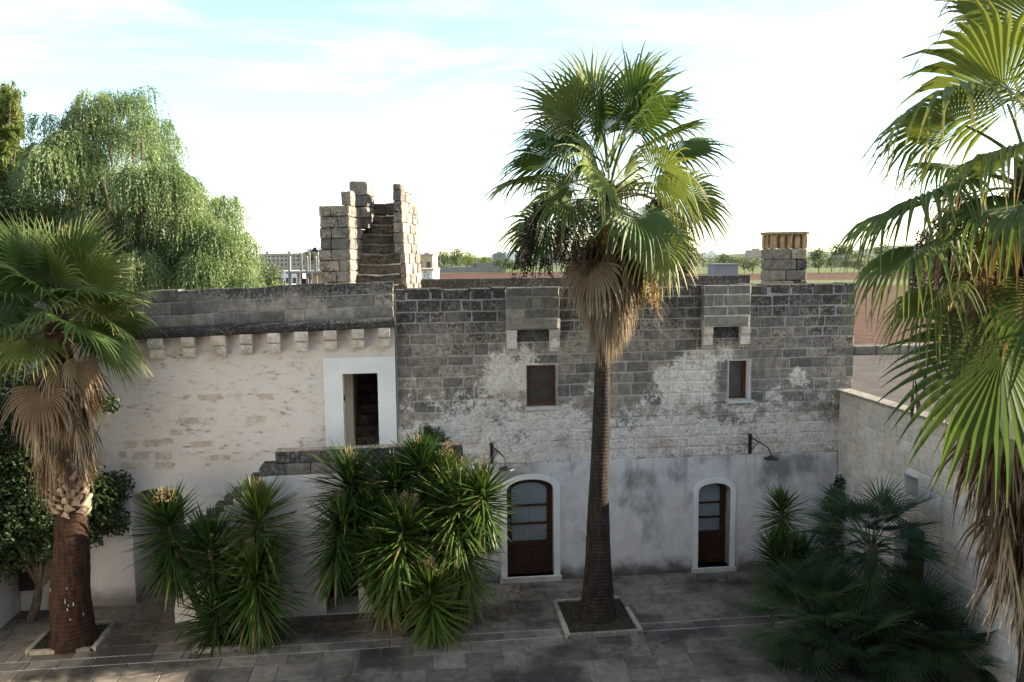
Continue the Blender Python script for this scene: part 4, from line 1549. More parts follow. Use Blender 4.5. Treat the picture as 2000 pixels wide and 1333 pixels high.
# long bare stalks that hang from the skirt
for (az, L_, s) in ((3.5, 1.5, 1), (0.2, 1.7, 2), (-0.2, 1.5, 3), (3.2, 1.3, 4)):
    r = random.Random(s)
    b = MB()
    e = 0.1
    p = Vector((0, 0, 0))
    P = [p.copy()]
    for i in range(9):
        e = max(-1.5, e - 0.28)
        p = p + Vector((math.cos(e), r.uniform(-0.05, 0.05), math.sin(e))) * (L_ / 6)
        P.append(p.copy())
    b.tube(P, [0.012 - 0.001 * i for i in range(10)], 5)
    for i in range(4, 10):
        for k in range(3):
            dd = Vector((r.uniform(-0.5, 0.5), r.uniform(-0.5, 0.5), -1)).normalized()
            b.tube([P[i], P[i] + dd * 0.25, P[i] + dd * 0.4 + Vector((r.uniform(-0.15, 0.15), 0, -0.1))], [0.004, 0.003, 0.002], 3, False)
    b.build('bare_stalk', plain('bleached_stalk', (0.36, 0.30, 0.24), 0.9, 0.2) if s == 1 else bpy.data.materials['bleached_stalk'], palm_c, (cx_, cy_, zc_ - 0.1), (0, 0, az))

# thick palm on the left
pl = ground(145, 1258)
tl = at_y(112, 640, pl.y + 0.1)
q = lambda P: (P.x - pl.x, P.y - pl.y, P.z)
b1, b2 = at_y(140, 1000, pl.y), at_y(125, 900, pl.y + 0.05)
ctrl = [(0, 0, -0.05, 0.45), (0, 0, 0.18, 0.44), (0, 0, 0.22, 0.40), (0.0, 0, 1.1, 0.365), (*q(b1), 0.29), (*q(b2), 0.26), (*q(tl), 0.24), (q(tl)[0], q(tl)[1], q(tl)[2] + 0.4, 0.12)]
palm_l = palm('fan_palm', 'thick fan palm with reddish trunk and cut leaf bases against the limewashed wall', pl, ctrl, tl.z - 0.15, tl.z + 0.35, 36, 1, (84, 2), (tl.z - 0.10, tl.z - 2.05, 1.2, 0.8), 150, 33, M_TRUNKR, 1.0)
# lattice of cut leaf bases
zt0, zt1 = q(b1)[2] - 0.05, q(b2)[2] + 0.05
Vb, Fb = [], []
for (sx, yo, zo) in ((0.10, 0.02, 0.0), (0.075, 0.075, 0.10), (0.045, 0.10, 0.21)):
    Vb += [(-sx, yo - 0.03, zo), (sx, yo - 0.03, zo), (sx * 0.8, yo + 0.025, zo + 0.012), (-sx * 0.8, yo + 0.025, zo + 0.012)]
for l in range(2):
    for i in range(4):
        k = (i + 1) % 4
        Fb.append((l * 4 + i, l * 4 + k, l * 4 + 4 + k, l * 4 + 4 + i))
Fb += [(8, 9, 10, 11), (3, 2, 1, 0)]
MBOOT = mesh('leaf_base', Vb, Fb, M_BOOT, fix=True)
for i in range(90):
    f = i / 90
    z = zt0 + (zt1 - zt0) * f
    a = i * 2.39996
    xi = float(np.interp(z, [c[2] for c in ctrl], [c[0] for c in ctrl]))
    ri = float(np.interp(z, [c[2] for c in ctrl], [c[3] for c in ctrl]))
    link('leaf_base', MBOOT, palm_l, (xi + (ri - 0.01) * math.cos(a), (ri - 0.01) * math.sin(a), z), (rnd.uniform(-0.15, 0.1), rnd.uniform(-0.5, 0.5), a - math.pi / 2), (rnd.uniform(0.8, 1.15), rnd.uniform(0.6, 0.95), rnd.uniform(0.55, 0.9)))
# old white paint flecks on the trunk
for k in range(9):
    a = -math.pi / 2 + rnd.uniform(-1.1, 1.3)
    z = rnd.choice((rnd.uniform(0.55, 0.95), rnd.uniform(0.9, 1.5)))
    rr3 = float(np.interp(z, [c[2] for c in ctrl], [c[3] for c in ctrl])) * 1.035
    da, dz = rnd.uniform(0.01, 0.03), rnd.uniform(0.02, 0.10)
    V = [(rr3 * math.cos(a - da), rr3 * math.sin(a - da), z), (rr3 * math.cos(a + da), rr3 * math.sin(a + da), z + 0.01), (rr3 * math.cos(a + da * 0.6), rr3 * math.sin(a + da * 0.6), z + dz), (rr3 * math.cos(a - da * 0.8), rr3 * math.sin(a - da * 0.8), z + dz * 0.9)]
    link('paint_fleck', mesh('paint_fleck', V, [(0, 1, 2, 3)], M_SLATE), palm_l)

# near palm at the right-hand side of the terrace: leaves set one by one
ND = 7.4
pr0 = at_y(2088, 700, ND)
pr0 = Vector((pr0.x, pr0.y, 0))
palm_r = tag(empty('fan_palm', pr0), 'big fan palm with long drooping leaf tips beside the tufa wall and niche', 'palm tree')
ctr = at_y(2015, 400, ND)
ctrl = [(0, 0, -0.05, 0.42), (0, 0, 0.3, 0.34), (0, 0, 3.5, 0.27), (0, 0, 6.5, 0.24), (ctr.x - pr0.x, 0, ctr.z - 0.3, 0.25), (ctr.x - pr0.x, 0, ctr.z + 0.4, 0.12)]
link('trunk', trunk_mesh(lerp_path(ctrl, 90), 22, M_TRUNK, 5, 0.04), palm_r)


def near_leaf(hx, hy, dep, ax, ay, Lb, droop, span=112, fuse=0.58, seed=0, tw_=0.0, fold=0.12, nseg=38, mats=None, arch_=0.25):
    """petiole from crown pixel (ax,ay) to hastula pixel (hx,hy) at depth dep"""
    A = at_y(ax, ay, ND)
    Hh = at_y(hx, hy, dep)
    d = Hh - A
    L_ = d.length
    az = math.atan2(d.y, d.x)
    el = math.asin(d.z / L_) + arch_ * 0.35
    me = fan_leaf(el, 300 + seed, L_, Lb, nseg, R_(span), fuse - 0.05, droop * 1.3, arch_, 0.018, mats, fold, tw_)
    link('leaf' if mats is None else 'dry_leaf', me, palm_r, A - pr0, (0, 0, az))


NL = [(1972, 200, 7.3, 2020, 400, 1.10, 0.75, 116, 0.62, 0.5), (1888, 240, 7.1, 2010, 330, 1.15, 1.5, 100, 0.55, 0.5), (1822, 385, 7.0, 2000, 400, 1.10, 1.3, 100, 0.58, 0.3),
      (1800, 470, 6.8, 2010, 420, 0.98, 1.7, 95, 0.52, 0.2), (1835, 545, 6.8, 2020, 430, 0.85, 1.9, 80, 0.5, 0.2), (1985, 310, 6.8, 2030, 400, 1.0, 1.8, 105, 0.5, 0.3), (1935, 400, 7.0, 2030, 420, 0.95, 2.6, 90, 0.4, 0.1), (1958, 642, 6.35, 1995, 470, 1.20, 0.45, 112, 0.62, 0.0),
      (2000, 385, 6.5, 2040, 380, 0.9, 1.6, 115, 0.6, 0.0), (1905, 330, 7.9, 2020, 380, 0.85, 1.6, 110, 0.6, 0.0), (2040, 60, 7.6, 2035, 350, 1.05, 0.5, 110, 0.65, 0.2),
      (1950, 60, 7.9, 2030, 340, 0.8, 0.8, 110, 0.6, 0.1), (2100, 150, 7.2, 2050, 360, 1.0, 0.9, 112, 0.6, 0.0), (2150, 300, 7.0, 2060, 380, 1.0, 1.4, 112, 0.6, 0.0),
      (2150, 450, 7.4, 2050, 400, 1.0, 1.6, 112, 0.55, 0.0), (2060, 560, 6.4, 2050, 420, 1.0, 1.6, 112, 0.55, 0.0), (1945, 470, 8.2, 2030, 420, 0.9, 1.8, 110, 0.55, 0.0),
      (1885, 470, 8.0, 2020, 420, 0.8, 2.0, 100, 0.5, 0.0)]
for k, v in enumerate(NL):
    near_leaf(*v[:7], span=v[7], fuse=v[8], seed=k, tw_=v[9], arch_=0.8 if v[0] == 1958 else 0.25)
r = random.Random(77)
zs0 = at_y(2030, 560, ND).z
for i in range(150):
    f = i / 150
    az = i * 2.39996 + r.uniform(-0.3, 0.3)
    z = ctr.z + 0.05 - 2.75 * f
    sc = r.uniform(0.75, 1.0)
    link('dry_leaf', r.choice(DEADM), palm_r, ((ctr.x - pr0.x) * min(1, max(0, (z - 5.0) / (ctr.z - 5.3))) + 0.05 * math.cos(az), 0.05 * math.sin(az), z), (0, 0, az), (sc * 1.35, sc * 1.35, sc * 0.95))
for (hx, hy, dep, ay, L_, s) in ((1915, 330, 7.3, 380, 0.9, 44), (1945, 380, 7.0, 400, 1.0, 45), (1975, 420, 6.9, 420, 1.0, 46), (1880, 430, 7.3, 420, 0.8, 47), (1985, 520, 6.7, 440, 0.9, 48), (1930, 480, 7.0, 420, 0.7, 41), (1960, 560, 6.8, 460, 0.75, 42), (1905, 540, 7.2, 440, 0.6, 43)):
    near_leaf(hx, hy, dep, 2020, ay, L_, 3.5, 60, 0.3, s, 0.3, 0.3, 16, M_DEAD, 0.6)
for (az, dz, sc) in ((3.1, 0.1, 0.5), (3.6, 0.1, 0.45), (2.6, 0.1, 0.6)):
    add_fruit(palm_r, (ctr.x - pr0.x, 0, ctr.z + dz), az, FR_D[rnd.randrange(2)], sc)
# a bare, arching flower stalk with dry bracts
A = at_y(2000, 545, ND - 0.4) - pr0
B = at_y(1790, 730, 6.6) - pr0
b = MB()
P = [A.lerp(B, k / 8) + Vector((0, 0, 0.10 * math.sin(math.pi * k / 8))) for k in range(9)]
b.tube(P, [0.022 - 0.0018 * k for k in range(9)], 6)
bs = b.build('bare_stalk', M_STALK, palm_r)
for k in range(3, 9):
    for m_ in range(2):
        c = P[k] + Vector((rnd.uniform(-0.05, 0.05), rnd.uniform(-0.1, 0.1), 0))
        L_ = rnd.uniform(0.22, 0.45)
        sw = rnd.uniform(-0.08, 0.08)
        w2 = 0.022
        V = [c, c + Vector((sw * 0.5 - w2 * 0.5, 0, -L_ * 0.35)), c + Vector((sw * 0.5 + w2 * 0.5, 0.01, -L_ * 0.35)), c + Vector((sw - w2, 0, -L_ * 0.7)), c + Vector((sw + w2, 0.012, -L_ * 0.7)), c + Vector((sw * 0.6, 0, -L_))]
        link('dry_bract', mesh('dry_bract', V, [(0, 1, 2), (1, 3, 4, 2), (3, 5, 4)], M_BERRY), bs)


# ================================================================== YUCCAS
def rosette(seed, n=190, stem=1.05, L0=0.72, dense=1.0):
    r = random.Random(seed)
    V, Fc, T = [], [], []
    for i in range(n):
        f = (i + 0.5) / n
        pol = R_(6 + 146 * f ** 0.75 + r.uniform(-9, 9))
        az = i * 2.39996 + r.uniform(-0.25, 0.25)
        L_ = L0 * (0.62 + 0.48 * min(1, f * 5)) * r.uniform(0.82, 1.1) * (1 if f < 0.75 else 0.9)
        hw = 0.030 * r.uniform(0.85, 1.15)
        d = Vector((math.sin(pol) * math.cos(az), math.sin(pol) * math.sin(az), math.cos(pol)))
        c = Vector((-math.sin(az), math.cos(az), 0))
        nr = d.cross(c)
        q = Vector((0.03 * math.cos(az), 0.03 * math.sin(az), -stem * f ** 1.3))
        b0 = len(V)
        last = 0
        dead = r.random() < (0.03 if f < 0.7 else 0.22)
        sg = 0.22 * r.uniform(0.4, 1.6) * (0.4 + f) * (5 if r.random() < 0.07 or dead else 1)
        for k, rr2 in enumerate((0.0, 0.3, 0.65, 1.0)):
            dd = (d + Vector((0, 0, -1)) * sg * rr2 ** 1.3).normalized()
            q = q + dd * (rr2 - last) * L_
            last = rr2
            h = hw * (0.75, 1.0, 0.8, 0.03)[k]
            V += [q - c * h + nr * h * -0.45, q, q + c * h + nr * h * -0.45]
            T += [1.3 if dead else (0.2 + 0.8 * rr2 if f < 0.86 else 0.5 + 0.6 * rr2)] * 3
        for k in range(3):
            a = b0 + k * 3
            Fc += [(a, a + 1, a + 4, a + 3), (a + 1, a + 2, a + 5, a + 4)]
    return mesh('leaf_rosette', V, Fc, M_YUC, t=T)


ROS = [rosette(k, 290, 1.0 + 0.25 * (k % 3), 0.78 + 0.055 * k) for k in range(5)]


def panicle(seed):
    r = random.Random(seed)
    b = MB()
    b.tube([(0, 0, -0.05), (0.01, 0.01, 0.25), (0.03, 0.0, 0.48)], [0.016, 0.012, 0.005], 5)
    for k in range(26):
        z = 0.12 + 0.35 * k / 26
        a = k * 2.4
        l = 0.13 * (1.2 - k / 30)
        e = Vector((math.cos(a) * l, math.sin(a) * l, z + l * 0.6))
        b.tube([(0.015, 0, z), e], [0.005, 0.003], 3, False)
        for m_ in range(2):
            f = e + Vector((r.gauss(0, 0.02), r.gauss(0, 0.02), r.gauss(0, 0.02)))
            b.tube([e, f, f + Vector((0, 0, -0.03))], [0.003, 0.007, 0.003], 3, False)
    return mesh('dry_panicle', b.V, b.F, M_STALK)


PAN = [panicle(k) for k in range(3)]


def yucca(label, base, heads, seed):
    o = tag(empty('yucca', base), label, 'yucca')
    r = random.Random(seed)
    for (px, py, Y, sc, fl) in heads:
        P = at_y(px, py, Y) - base
        me = r.choice(ROS)
        tl_ = (r.uniform(-0.15, 0.15), r.uniform(-0.15, 0.15), r.uniform(0, 6.3))
        ro_ = link('leaf_rosette', me, o, P, tl_, (sc, sc, sc))
        foot = Vector((P.x * 0.25 + r.uniform(-0.1, 0.1), P.y * 0.25, 0))
        link('stem', trunk_mesh(lerp_path([(foot.x, foot.y, -0.02, 0.10), (foot.x * 0.4 + P.x * 0.6, foot.y * 0.4 + P.y * 0.6, P.z * 0.5, 0.07), (P.x, P.y, max(0.1, P.z - 0.05), 0.05)], 12), 10, M_BARK, seed, 0.06), o)
        for k in range(fl):
            link('dry_panicle', r.choice(PAN), o, P + Vector((r.uniform(-0.06, 0.06) + 0.1 * k, r.uniform(-0.1, 0), 0.1)), (r.uniform(-0.2, 0.2), r.uniform(-0.2, 0.2), r.uniform(0, 6)), (r.uniform(0.8, 1.05),) * 3)
    return o


yb = ground(437, 1245)
yucca('smaller clump of spiky yuccas growing from the low kerb bed by the passage', yb,
      [(325, 1003, yb.y + 0.25, 1.02, 2), (503, 990, yb.y + 0.45, 1.0, 2), (408, 1050, yb.y + 0.15, 1.05, 0), (500, 1105, yb.y - 0.1, 1.05, 1), (428, 1172, yb.y - 0.25, 0.9, 0)], 3)
yb2 = ground(775, 1225)
yucca('largest clump of sunlit yuccas in front of the outside stair', yb2,
      [(685, 925, 16.6, 0.95, 1), (822, 893, 16.7, 1.02, 1), (872, 915, 16.9, 0.85, 1), (895, 965, 16.3, 1.0, 1), (940, 950, 16.2, 0.95, 1), (668, 1005, 16.1, 0.95, 1), (790, 1015, 15.9, 1.08, 2),
       (838, 1142, 15.6, 1.0, 2), (905, 1030, 16.3, 0.95, 0), (720, 985, 16.5, 0.9, 0), (740, 1060, 16.1, 0.9, 0), (770, 935, 16.6, 0.95, 1)], 5)
yb3 = ground(1535, 1155)
yucca('small yucca with one round head between the arched door and the dwarf palm', yb3, [(1526, 985, yb3.y + 0.1, 0.72, 0), (1515, 1075, yb3.y - 0.1, 0.8, 0), (1565, 1085, yb3.y, 0.85, 0), (1540, 1120, yb3.y - 0.2, 0.75, 0)], 8)

# ================================================================== DWARF FAN PALM
DW = {}


def dwarf_leaf(el):
    i = round(el / 22)
    key = (i, rnd.randrange(2))
    if key not in DW:
        DW[key] = fan_leaf(R_(i * 22), 500 + i * 3 + key[1], 0.66, 0.70, 24, R_(108), 0.30, 0.18, 0.35, 0.010, M_DWARF, 0.25)
    return DW[key]


db = ground(1700, 1262)
dwarf = tag(empty('dwarf_fan_palm', db), 'dense dark dwarf fan palm clump in the shaded corner by the tufa wall', 'palm')
dr_ = random.Random(6)
for (px, py, Y, nl, sc, e0, e1) in ((1700, 1062, db.y + 0.2, 52, 1.1, 75, -60), (1588, 1205, db.y - 0.5, 44, 1.0, 85, -35), (1770, 1235, db.y - 0.6, 44, 1.05, 85, -40), (1668, 1265, db.y - 1.0, 40, 0.98, 85, -30), (1845, 1295, db.y - 0.9, 34, 0.95, 80, -30)):
    P = at_y(px, py, Y) - db
    ft = Vector((P.x * 0.4, P.y * 0.4, 0))
    link('stem', trunk_mesh(lerp_path([(ft.x, ft.y, -0.02, 0.14), (P.x, P.y, max(P.z, 0.3), 0.12)], 14), 12, M_BARK, 3, 0.15), dwarf)
    for i in range(nl):
        f = i / (nl - 1)
        el = e0 + (e1 - e0) * f + dr_.uniform(-9, 9)
        az = i * 2.39996 + dr_.uniform(-0.25, 0.25)
        s2 = sc * dr_.uniform(0.85, 1.12)
        link('leaf', dwarf_leaf(el), dwarf, P + Vector((0.05 * math.cos(az), 0.05 * math.sin(az), -0.35 * f)), (dr_.uniform(-0.2, 0.2), 0, az), (s2,) * 3)


# ================================================================== BROADLEAF TREES
def cloud(clumps, n, lw, ll, seed, hang=0.0, shell=0.45):
    """n leaf quads spread through ellipsoid clumps [(x,y,z,rx,ry,rz)]"""
    g = np.random.default_rng(seed)
    C = np.array([c[:3] for c in clumps])
    Rr = np.array([c[3:] for c in clumps])
    wgt = (Rr[:, 0] * Rr[:, 1] * Rr[:, 2]) ** 0.75
    idx = g.choice(len(C), n, p=wgt / wgt.sum())
    d = g.normal(size=(n, 3))
    d /= np.linalg.norm(d, axis=1)[:, None]
    rad = shell + (1 - shell) * g.random(n) ** 0.6
    rad *= 1 + 0.18 * g.normal(size=n) * (g.random(n) < 0.3)
    P = C[idx] + d * rad[:, None] * Rr[idx]
    a = g.normal(size=(n, 3))
    a[:, 2] -= hang
    a /= np.linalg.norm(a, axis=1)[:, None]
    b = np.cross(a, g.normal(size=(n, 3)))
    b /= np.linalg.norm(b, axis=1)[:, None] + 1e-9
    s = g.uniform(0.7, 1.3, n)[:, None]
    e1, e2 = a * ll * s * 0.5, b * lw * s * 0.5
    Q = np.stack([P - e1, P + e2 * 1.0 - e1 * 0.1, P + e1, P - e2 * 1.0 - e1 * 0.1], 1)
    ct = g.random(len(C))
    t = np.clip(0.55 * ct[idx] + 0.45 * g.random(n), 0, 1)
    return Q, t


def limbs(parent, foot, tops, r0, mat=M_BARK, name='trunk', fork=0.45):
    b = MB()
    f = Vector(foot)
    top = sum((Vector(t) for t in tops), Vector()) / len(tops)
    m = f.lerp(Vector((f.x * 0.6 + top.x * 0.4, f.y * 0.6 + top.y * 0.4, f.z + (top.z - f.z) * fork)), 1.0)
    b.tube([f, f.lerp(m, 0.5) + Vector((0.03, 0, 0)), m], [r0 * 1.2, r0, r0 * 0.8], 10)
    for t in tops:
        t = Vector(t)
        c1 = m.lerp(t, 0.4) + Vector((rnd.uniform(-0.2, 0.2), rnd.uniform(-0.2, 0.2), 0.15)) * r0 * 4
        b.tube([m - Vector((0, 0, r0)), c1, t], [r0 * 0.55, r0 * 0.35, r0 * 0.08], 6)
    return b.build(name, mat, parent)


# weeping pepper tree behind the plastered house
PY = 26.5
pf = at_y(255, 600, PY)
pep = tag(empty('pepper_tree', (pf.x, PY, 0)), 'big weeping pepper tree rising behind the limewashed house', 'tree')
CL = [(200, 215, 62), (130, 245, 60), (262, 240, 60), (318, 262, 48), (95, 300, 62), (180, 300, 80), (280, 310, 75), (345, 320, 40), (120, 380, 75), (215, 390, 85), (310, 395, 70), (365, 380, 40), (150, 460, 80), (250, 470, 85), (345, 465, 75),
      (415, 425, 48), (440, 400, 30), (400, 490, 70), (455, 475, 42), (330, 535, 80), (430, 540, 65), (100, 440, 60), (60, 360, 45), (470, 545, 35), (230, 540, 80), (130, 540, 70)]
pc_l = []
for (px, py, rp) in CL:
    P = at_y(px, py, PY + rnd.uniform(-1.6, 1.6)) - Vector((pf.x, PY, 0))
    rr4 = rp / F * PY
    pc_l.append((P.x, P.y, P.z, rr4, rr4 * 1.1, rr4))
big = list(pc_l)
pc_l = []
for (x, y, z, a, b, c) in big:
    for k in range(5):
        d = Vector((rnd.gauss(0, 1), rnd.gauss(0, 1), rnd.gauss(0.15, 0.9))).normalized() * a * rnd.uniform(0.45, 1.12)
        q = a * rnd.uniform(0.2, 0.42)
        pc_l.append((x + d.x, y + d.y, z + d.z, q, q, q))
g = np.random.default_rng(5)
ns = 20000
C = np.array([c[:3] for c in pc_l])
Rr = np.array([c[3] for c in pc_l])
idx = g.choice(len(C), ns, p=Rr ** 2 / (Rr ** 2).sum())
d = g.normal(size=(ns, 3))
d[:, 2] = np.abs(d[:, 2]) * 0.9 - 0.35
d /= np.linalg.norm(d, axis=1)[:, None]
P0 = C[idx] + d * Rr[idx][:, None] * (0.55 + 0.5 * g.random(ns))[:, None]
Qs, Ts = [], []
out = d.copy()
out[:, 2] = 0
ctone = g.random(len(C))
tone = 0.75 * ctone[idx] + 0.25 * g.random(ns)
Pk = P0.copy()
Ls = g.uniform(0.35, 1.5, ns)
K2 = 13
for k in range(K2):
    f = k / K2
    dirr = out * (0.9 * (1 - f) ** 2)[..., None] if False else out * (0.8 * (1 - f) ** 2)
    dirr = dirr + np.array([0, 0, -1.0]) * (0.25 + f)
    dirr += g.normal(size=(ns, 3)) * 0.10
    dirr /= np.linalg.norm(dirr, axis=1)[:, None]
    Pk = Pk + dirr * (Ls / K2)[:, None]
    a = dirr + g.normal(size=(ns, 3)) * 0.32
    a /= np.linalg.norm(a, axis=1)[:, None]
    b = np.cross(a, g.normal(size=(ns, 3)))
    b /= np.linalg.norm(b, axis=1)[:, None]
    e1, e2 = a * g.uniform(0.07, 0.15, ns)[:, None], b * 0.0155
    Qs.append(np.stack([Pk, Pk + e1 * 0.5 + e2, Pk + e1, Pk + e1 * 0.5 - e2], 1))
    Ts.append(np.clip(tone + g.normal(size=ns) * 0.12, 0, 1))
link('crown', quads_mesh('crown', np.concatenate(Qs), M_PEP, np.concatenate(Ts)), pep)
limbs(pep, (0, 0, -0.05), [(c[0], c[1], c[2] + c[3] * 0.5) for c in big[:18]], 0.20)

# pine at the left edge
PN = 29.0
pnf = at_y(-25, 600, PN)
pine = tag(empty('pine_tree', (pnf.x, PN, 0)), 'yellow green pine standing behind the weeping pepper tree', 'tree')
pcl = []
for (px, py, rp) in ((22, 185, 22), (5, 235, 38), (28, 225, 22), (-10, 290, 50), (20, 300, 32), (10, 350, 40), (-15, 380, 55), (30, 390, 30), (-40, 240, 40), (-60, 330, 60), (15, 440, 50), (-40, 440, 60), (20, 490, 45), (18, 262, 26), (34, 262, 14), (20, 212, 16), (30, 335, 24), (0, 200, 26)):
    P = at_y(px, py, PN + rnd.uniform(-1, 1)) - Vector((pnf.x, PN, 0))
    rr4 = rp / F * PN
    pcl.append((P.x, P.y, P.z, rr4, rr4, rr4 * 0.85))
pc2 = []
for c in pcl:
    for k in range(16):
        d = Vector((rnd.gauss(0, 1), rnd.gauss(0, 1), rnd.gauss(0, 0.8))).normalized() * c[3] * rnd.uniform(0.4, 1.05)
        e = c[3] * rnd.uniform(0.2, 0.36)
        pc2.append((c[0] + d.x, c[1] + d.y, c[2] + d.z, e, e, e * 1.6))
Q, t = cloud(pc2, 48000, 0.035, 0.26, 4, -0.9, 0.05)
link('crown', quads_mesh('crown', Q, M_PINE, t), pine)
limbs(pine, (0, 0, -0.05), [c[:3] for c in pcl], 0.18, fork=0.6)

# dark broadleaf tree behind the thick palm (in the yard)
cb0 = ground(60, 1215)
car = tag(empty('carob_tree', cb0), 'dark glossy leaved tree growing over the pier beside the thick palm', 'tree')
ccl = []
for (px, py, rp, Y) in ((20, 770, 60, 16.6), (5, 850, 75, 16.4), (60, 900, 75, 16.6), (30, 980, 70, 16.3), (95, 1000, 55, 16.5), (190, 975, 55, 17.0), (225, 955, 38, 17.1), (170, 1030, 45, 17.0), (225, 1020, 30, 17.1), (20, 1040, 55, 16.2), (70, 1060, 45, 16.4), (-40, 950, 80, 16.2), (15, 1100, 35, 16.2), (130, 930, 60, 16.8), (215, 790, 20, 16.9)):
    P = at_y(px, py, Y) - cb0
    rr4 = rp / F * Y
    ccl.append((P.x, P.y, P.z, rr4, min(rr4, 0.5), rr4))
Q, t = cloud(ccl, 17000, 0.05, 0.105, 9, 0.1, 0.3)
link('crown', quads_mesh('crown', Q, M_CAROB, t), car)
limbs(car, (0, 0, -0.02), [c[:3] for c in ccl], 0.09, fork=0.3)

# deep green tree filling the gap between pepper tree and palm
DT = 24.5
dtf = at_y(10, 600, DT)
dt = tag(empty('evergreen_tree', (dtf.x, DT, 0)), 'dark evergreen tree under the pine behind the thick palm', 'tree')
dcl = []
for (px, py, rp) in ((20, 440, 60), (-30, 400, 60), (60, 490, 60), (10, 520, 70), (100, 540, 60), (-40, 480, 70), (170, 560, 50)):
    P = at_y(px, py, DT + rnd.uniform(-0.5, 0.5)) - Vector((dtf.x, DT, 0))
    rr4 = rp / F * DT
    dcl.append((P.x, P.y, P.z, rr4, rr4, rr4))
Q, t = cloud(dcl, 15000, 0.06, 0.13, 19, 0.2, 0.25)
link('crown', quads_mesh('crown', Q, M_CAROB, t), dt)
limbs(dt, (0, 0, -0.05), [c[:3] for c in dcl], 0.2)

# deep green tree that fills the shade under the pepper tree's right side
DU = 29.5
duf = at_y(420, 600, DU)
du = tag(empty('evergreen_tree', (duf.x, DU, 0)), 'dark evergreen tree filling the shade under the weeping pepper tree', 'tree')
dcl = []
for (px, py, rp) in ((340, 530, 60), (400, 520, 55), (450, 530, 45), (300, 560, 50), (430, 560, 50), (370, 570, 55), (478, 550, 28)):
    P = at_y(px, py, DU + rnd.uniform(-0.5, 0.5)) - Vector((duf.x, DU, 0))
    rr4 = rp / F * DU
    dcl.append((P.x, P.y, P.z, rr4, rr4, rr4))
Q, t = cloud(dcl, 13000, 0.06, 0.15, 23, 0.6, 0.25)
link('crown', quads_mesh('crown', Q, M_CAROB, t), du)
limbs(du, (0, 0, -0.05), [c[:3] for c in dcl], 0.2)

# creeper in the corner and tuft on the wall
cr0 = W3(UC - 0.45, 0, 0.35)
crp = tag(empty('climbing_shrub', cr0), 'small leafy climber in the corner of the rendered wall and the tufa wall', 'shrub')
q = []
for (px, py, rp) in ((1640, 940, 12), (1632, 965, 20), (1640, 985, 28), (1622, 985, 18), (1625, 1030, 30), (1625, 1080, 35)):
    P = at_y(px, py, cr0.y) - cr0
    q.append((P.x, P.y, P.z, rp / F * 19, 0.16, rp / F * 19))
Q, t = cloud(q, 1500, 0.05, 0.085, 29, 0.0, 0.2)
link('crown', quads_mesh('crown', Q, M_CAROB, t), crp)
limbs(crp, (0, 0, 0), [c[:3] for c in q], 0.025, name='stem')
cp0 = W3(*wall(848, 850), 0.05)
cap = tag(empty('wall_shrub', cp0), 'small leafy weed rooted in the block wall above the big yuccas', 'shrub')
Q, t = cloud([(0, -0.05, 0, 0.25, 0.12, 0.22), (0.2, -0.05, -0.2, 0.2, 0.12, 0.25), (-0.15, -0.05, 0.15, 0.1, 0.1, 0.15)], 500, 0.045, 0.075, 31, 0.0, 0.1)
link('crown', quads_mesh('crown', Q, M_CAROB, t), cap)
limbs(cap, (0, 0.03, -0.3), [(0, -0.05, 0), (0.2, -0.05, -0.2), (-0.15, -0.05, 0.15)], 0.015, name='stem')

# fallen palm frond on the paving
fp = ground(940, 1195)
ff = fan_leaf(R_(4), 777, 0.9, 1.0, 26, R_(60), 0.4, 0.02, 0.04, 0.018, leaf_mat('withered_leaf', (0.05, 0.038, 0.028), (0.09, 0.07, 0.05), (0.12, 0.09, 0.06), (0.8, 1.1), 0.1, 0.8, 0.15), 0.0)
V = [v.co.copy() for v in ff.vertices]
for i, v in enumerate(ff.vertices):
    v.co.z = 0.03 + abs(v.co.z) * 0.25 + rnd.random() * 0.02
tag(link('fallen_frond', ff, None, ground(992, 1215), (0, 0, R_(158))), 'withered fallen palm frond lying on the paving by the big yuccas', 'palm frond')


# dry leaf litter swept together on the paving
n_ = 900
ang = rng.uniform(0, 6.28, n_)
cen = np.array([[*ground(px, py).xy] for px, py in ((900, 1200), (620, 1225), (1010, 1160), (1300, 1115), (1440, 1130), (250, 1230), (1180, 1262))])
ci = rng.choice(len(cen), n_, p=[0.3, 0.15, 0.12, 0.12, 0.13, 0.09, 0.09])
xy = cen[ci] + rng.normal(size=(n_, 2)) * np.array([0.75, 0.28])
ll_ = rng.uniform(0.02, 0.085, n_)
zz8 = rng.uniform(0.008, 0.03, n_)
ex = np.stack([np.cos(ang) * ll_, np.sin(ang) * ll_, rng.uniform(-0.01, 0.02, n_)], 1)
ey_ = np.stack([-np.sin(ang) * ll_ * 0.3, np.cos(ang) * ll_ * 0.3, np.zeros(n_)], 1)
P_ = np.stack([xy[:, 0], xy[:, 1], zz8], 1)
lit = link('leaf_litter', quads_mesh('leaf_litter', np.stack([P_ - ex, P_ + ey_, P_ + ex, P_ - ey_], 1), leaf_mat('litter_leaf', (0.09, 0.06, 0.035), (0.20, 0.14, 0.08), (0.16, 0.11, 0.06), (0.6, 1.0), 0.05, 0.9, 0.1), rng.random(n_)))
lit['kind'] = 'stuff'
lit['label'] = 'dry brown leaf litter scattered over the courtyard paving'
lit['category'] = 'leaf litter'


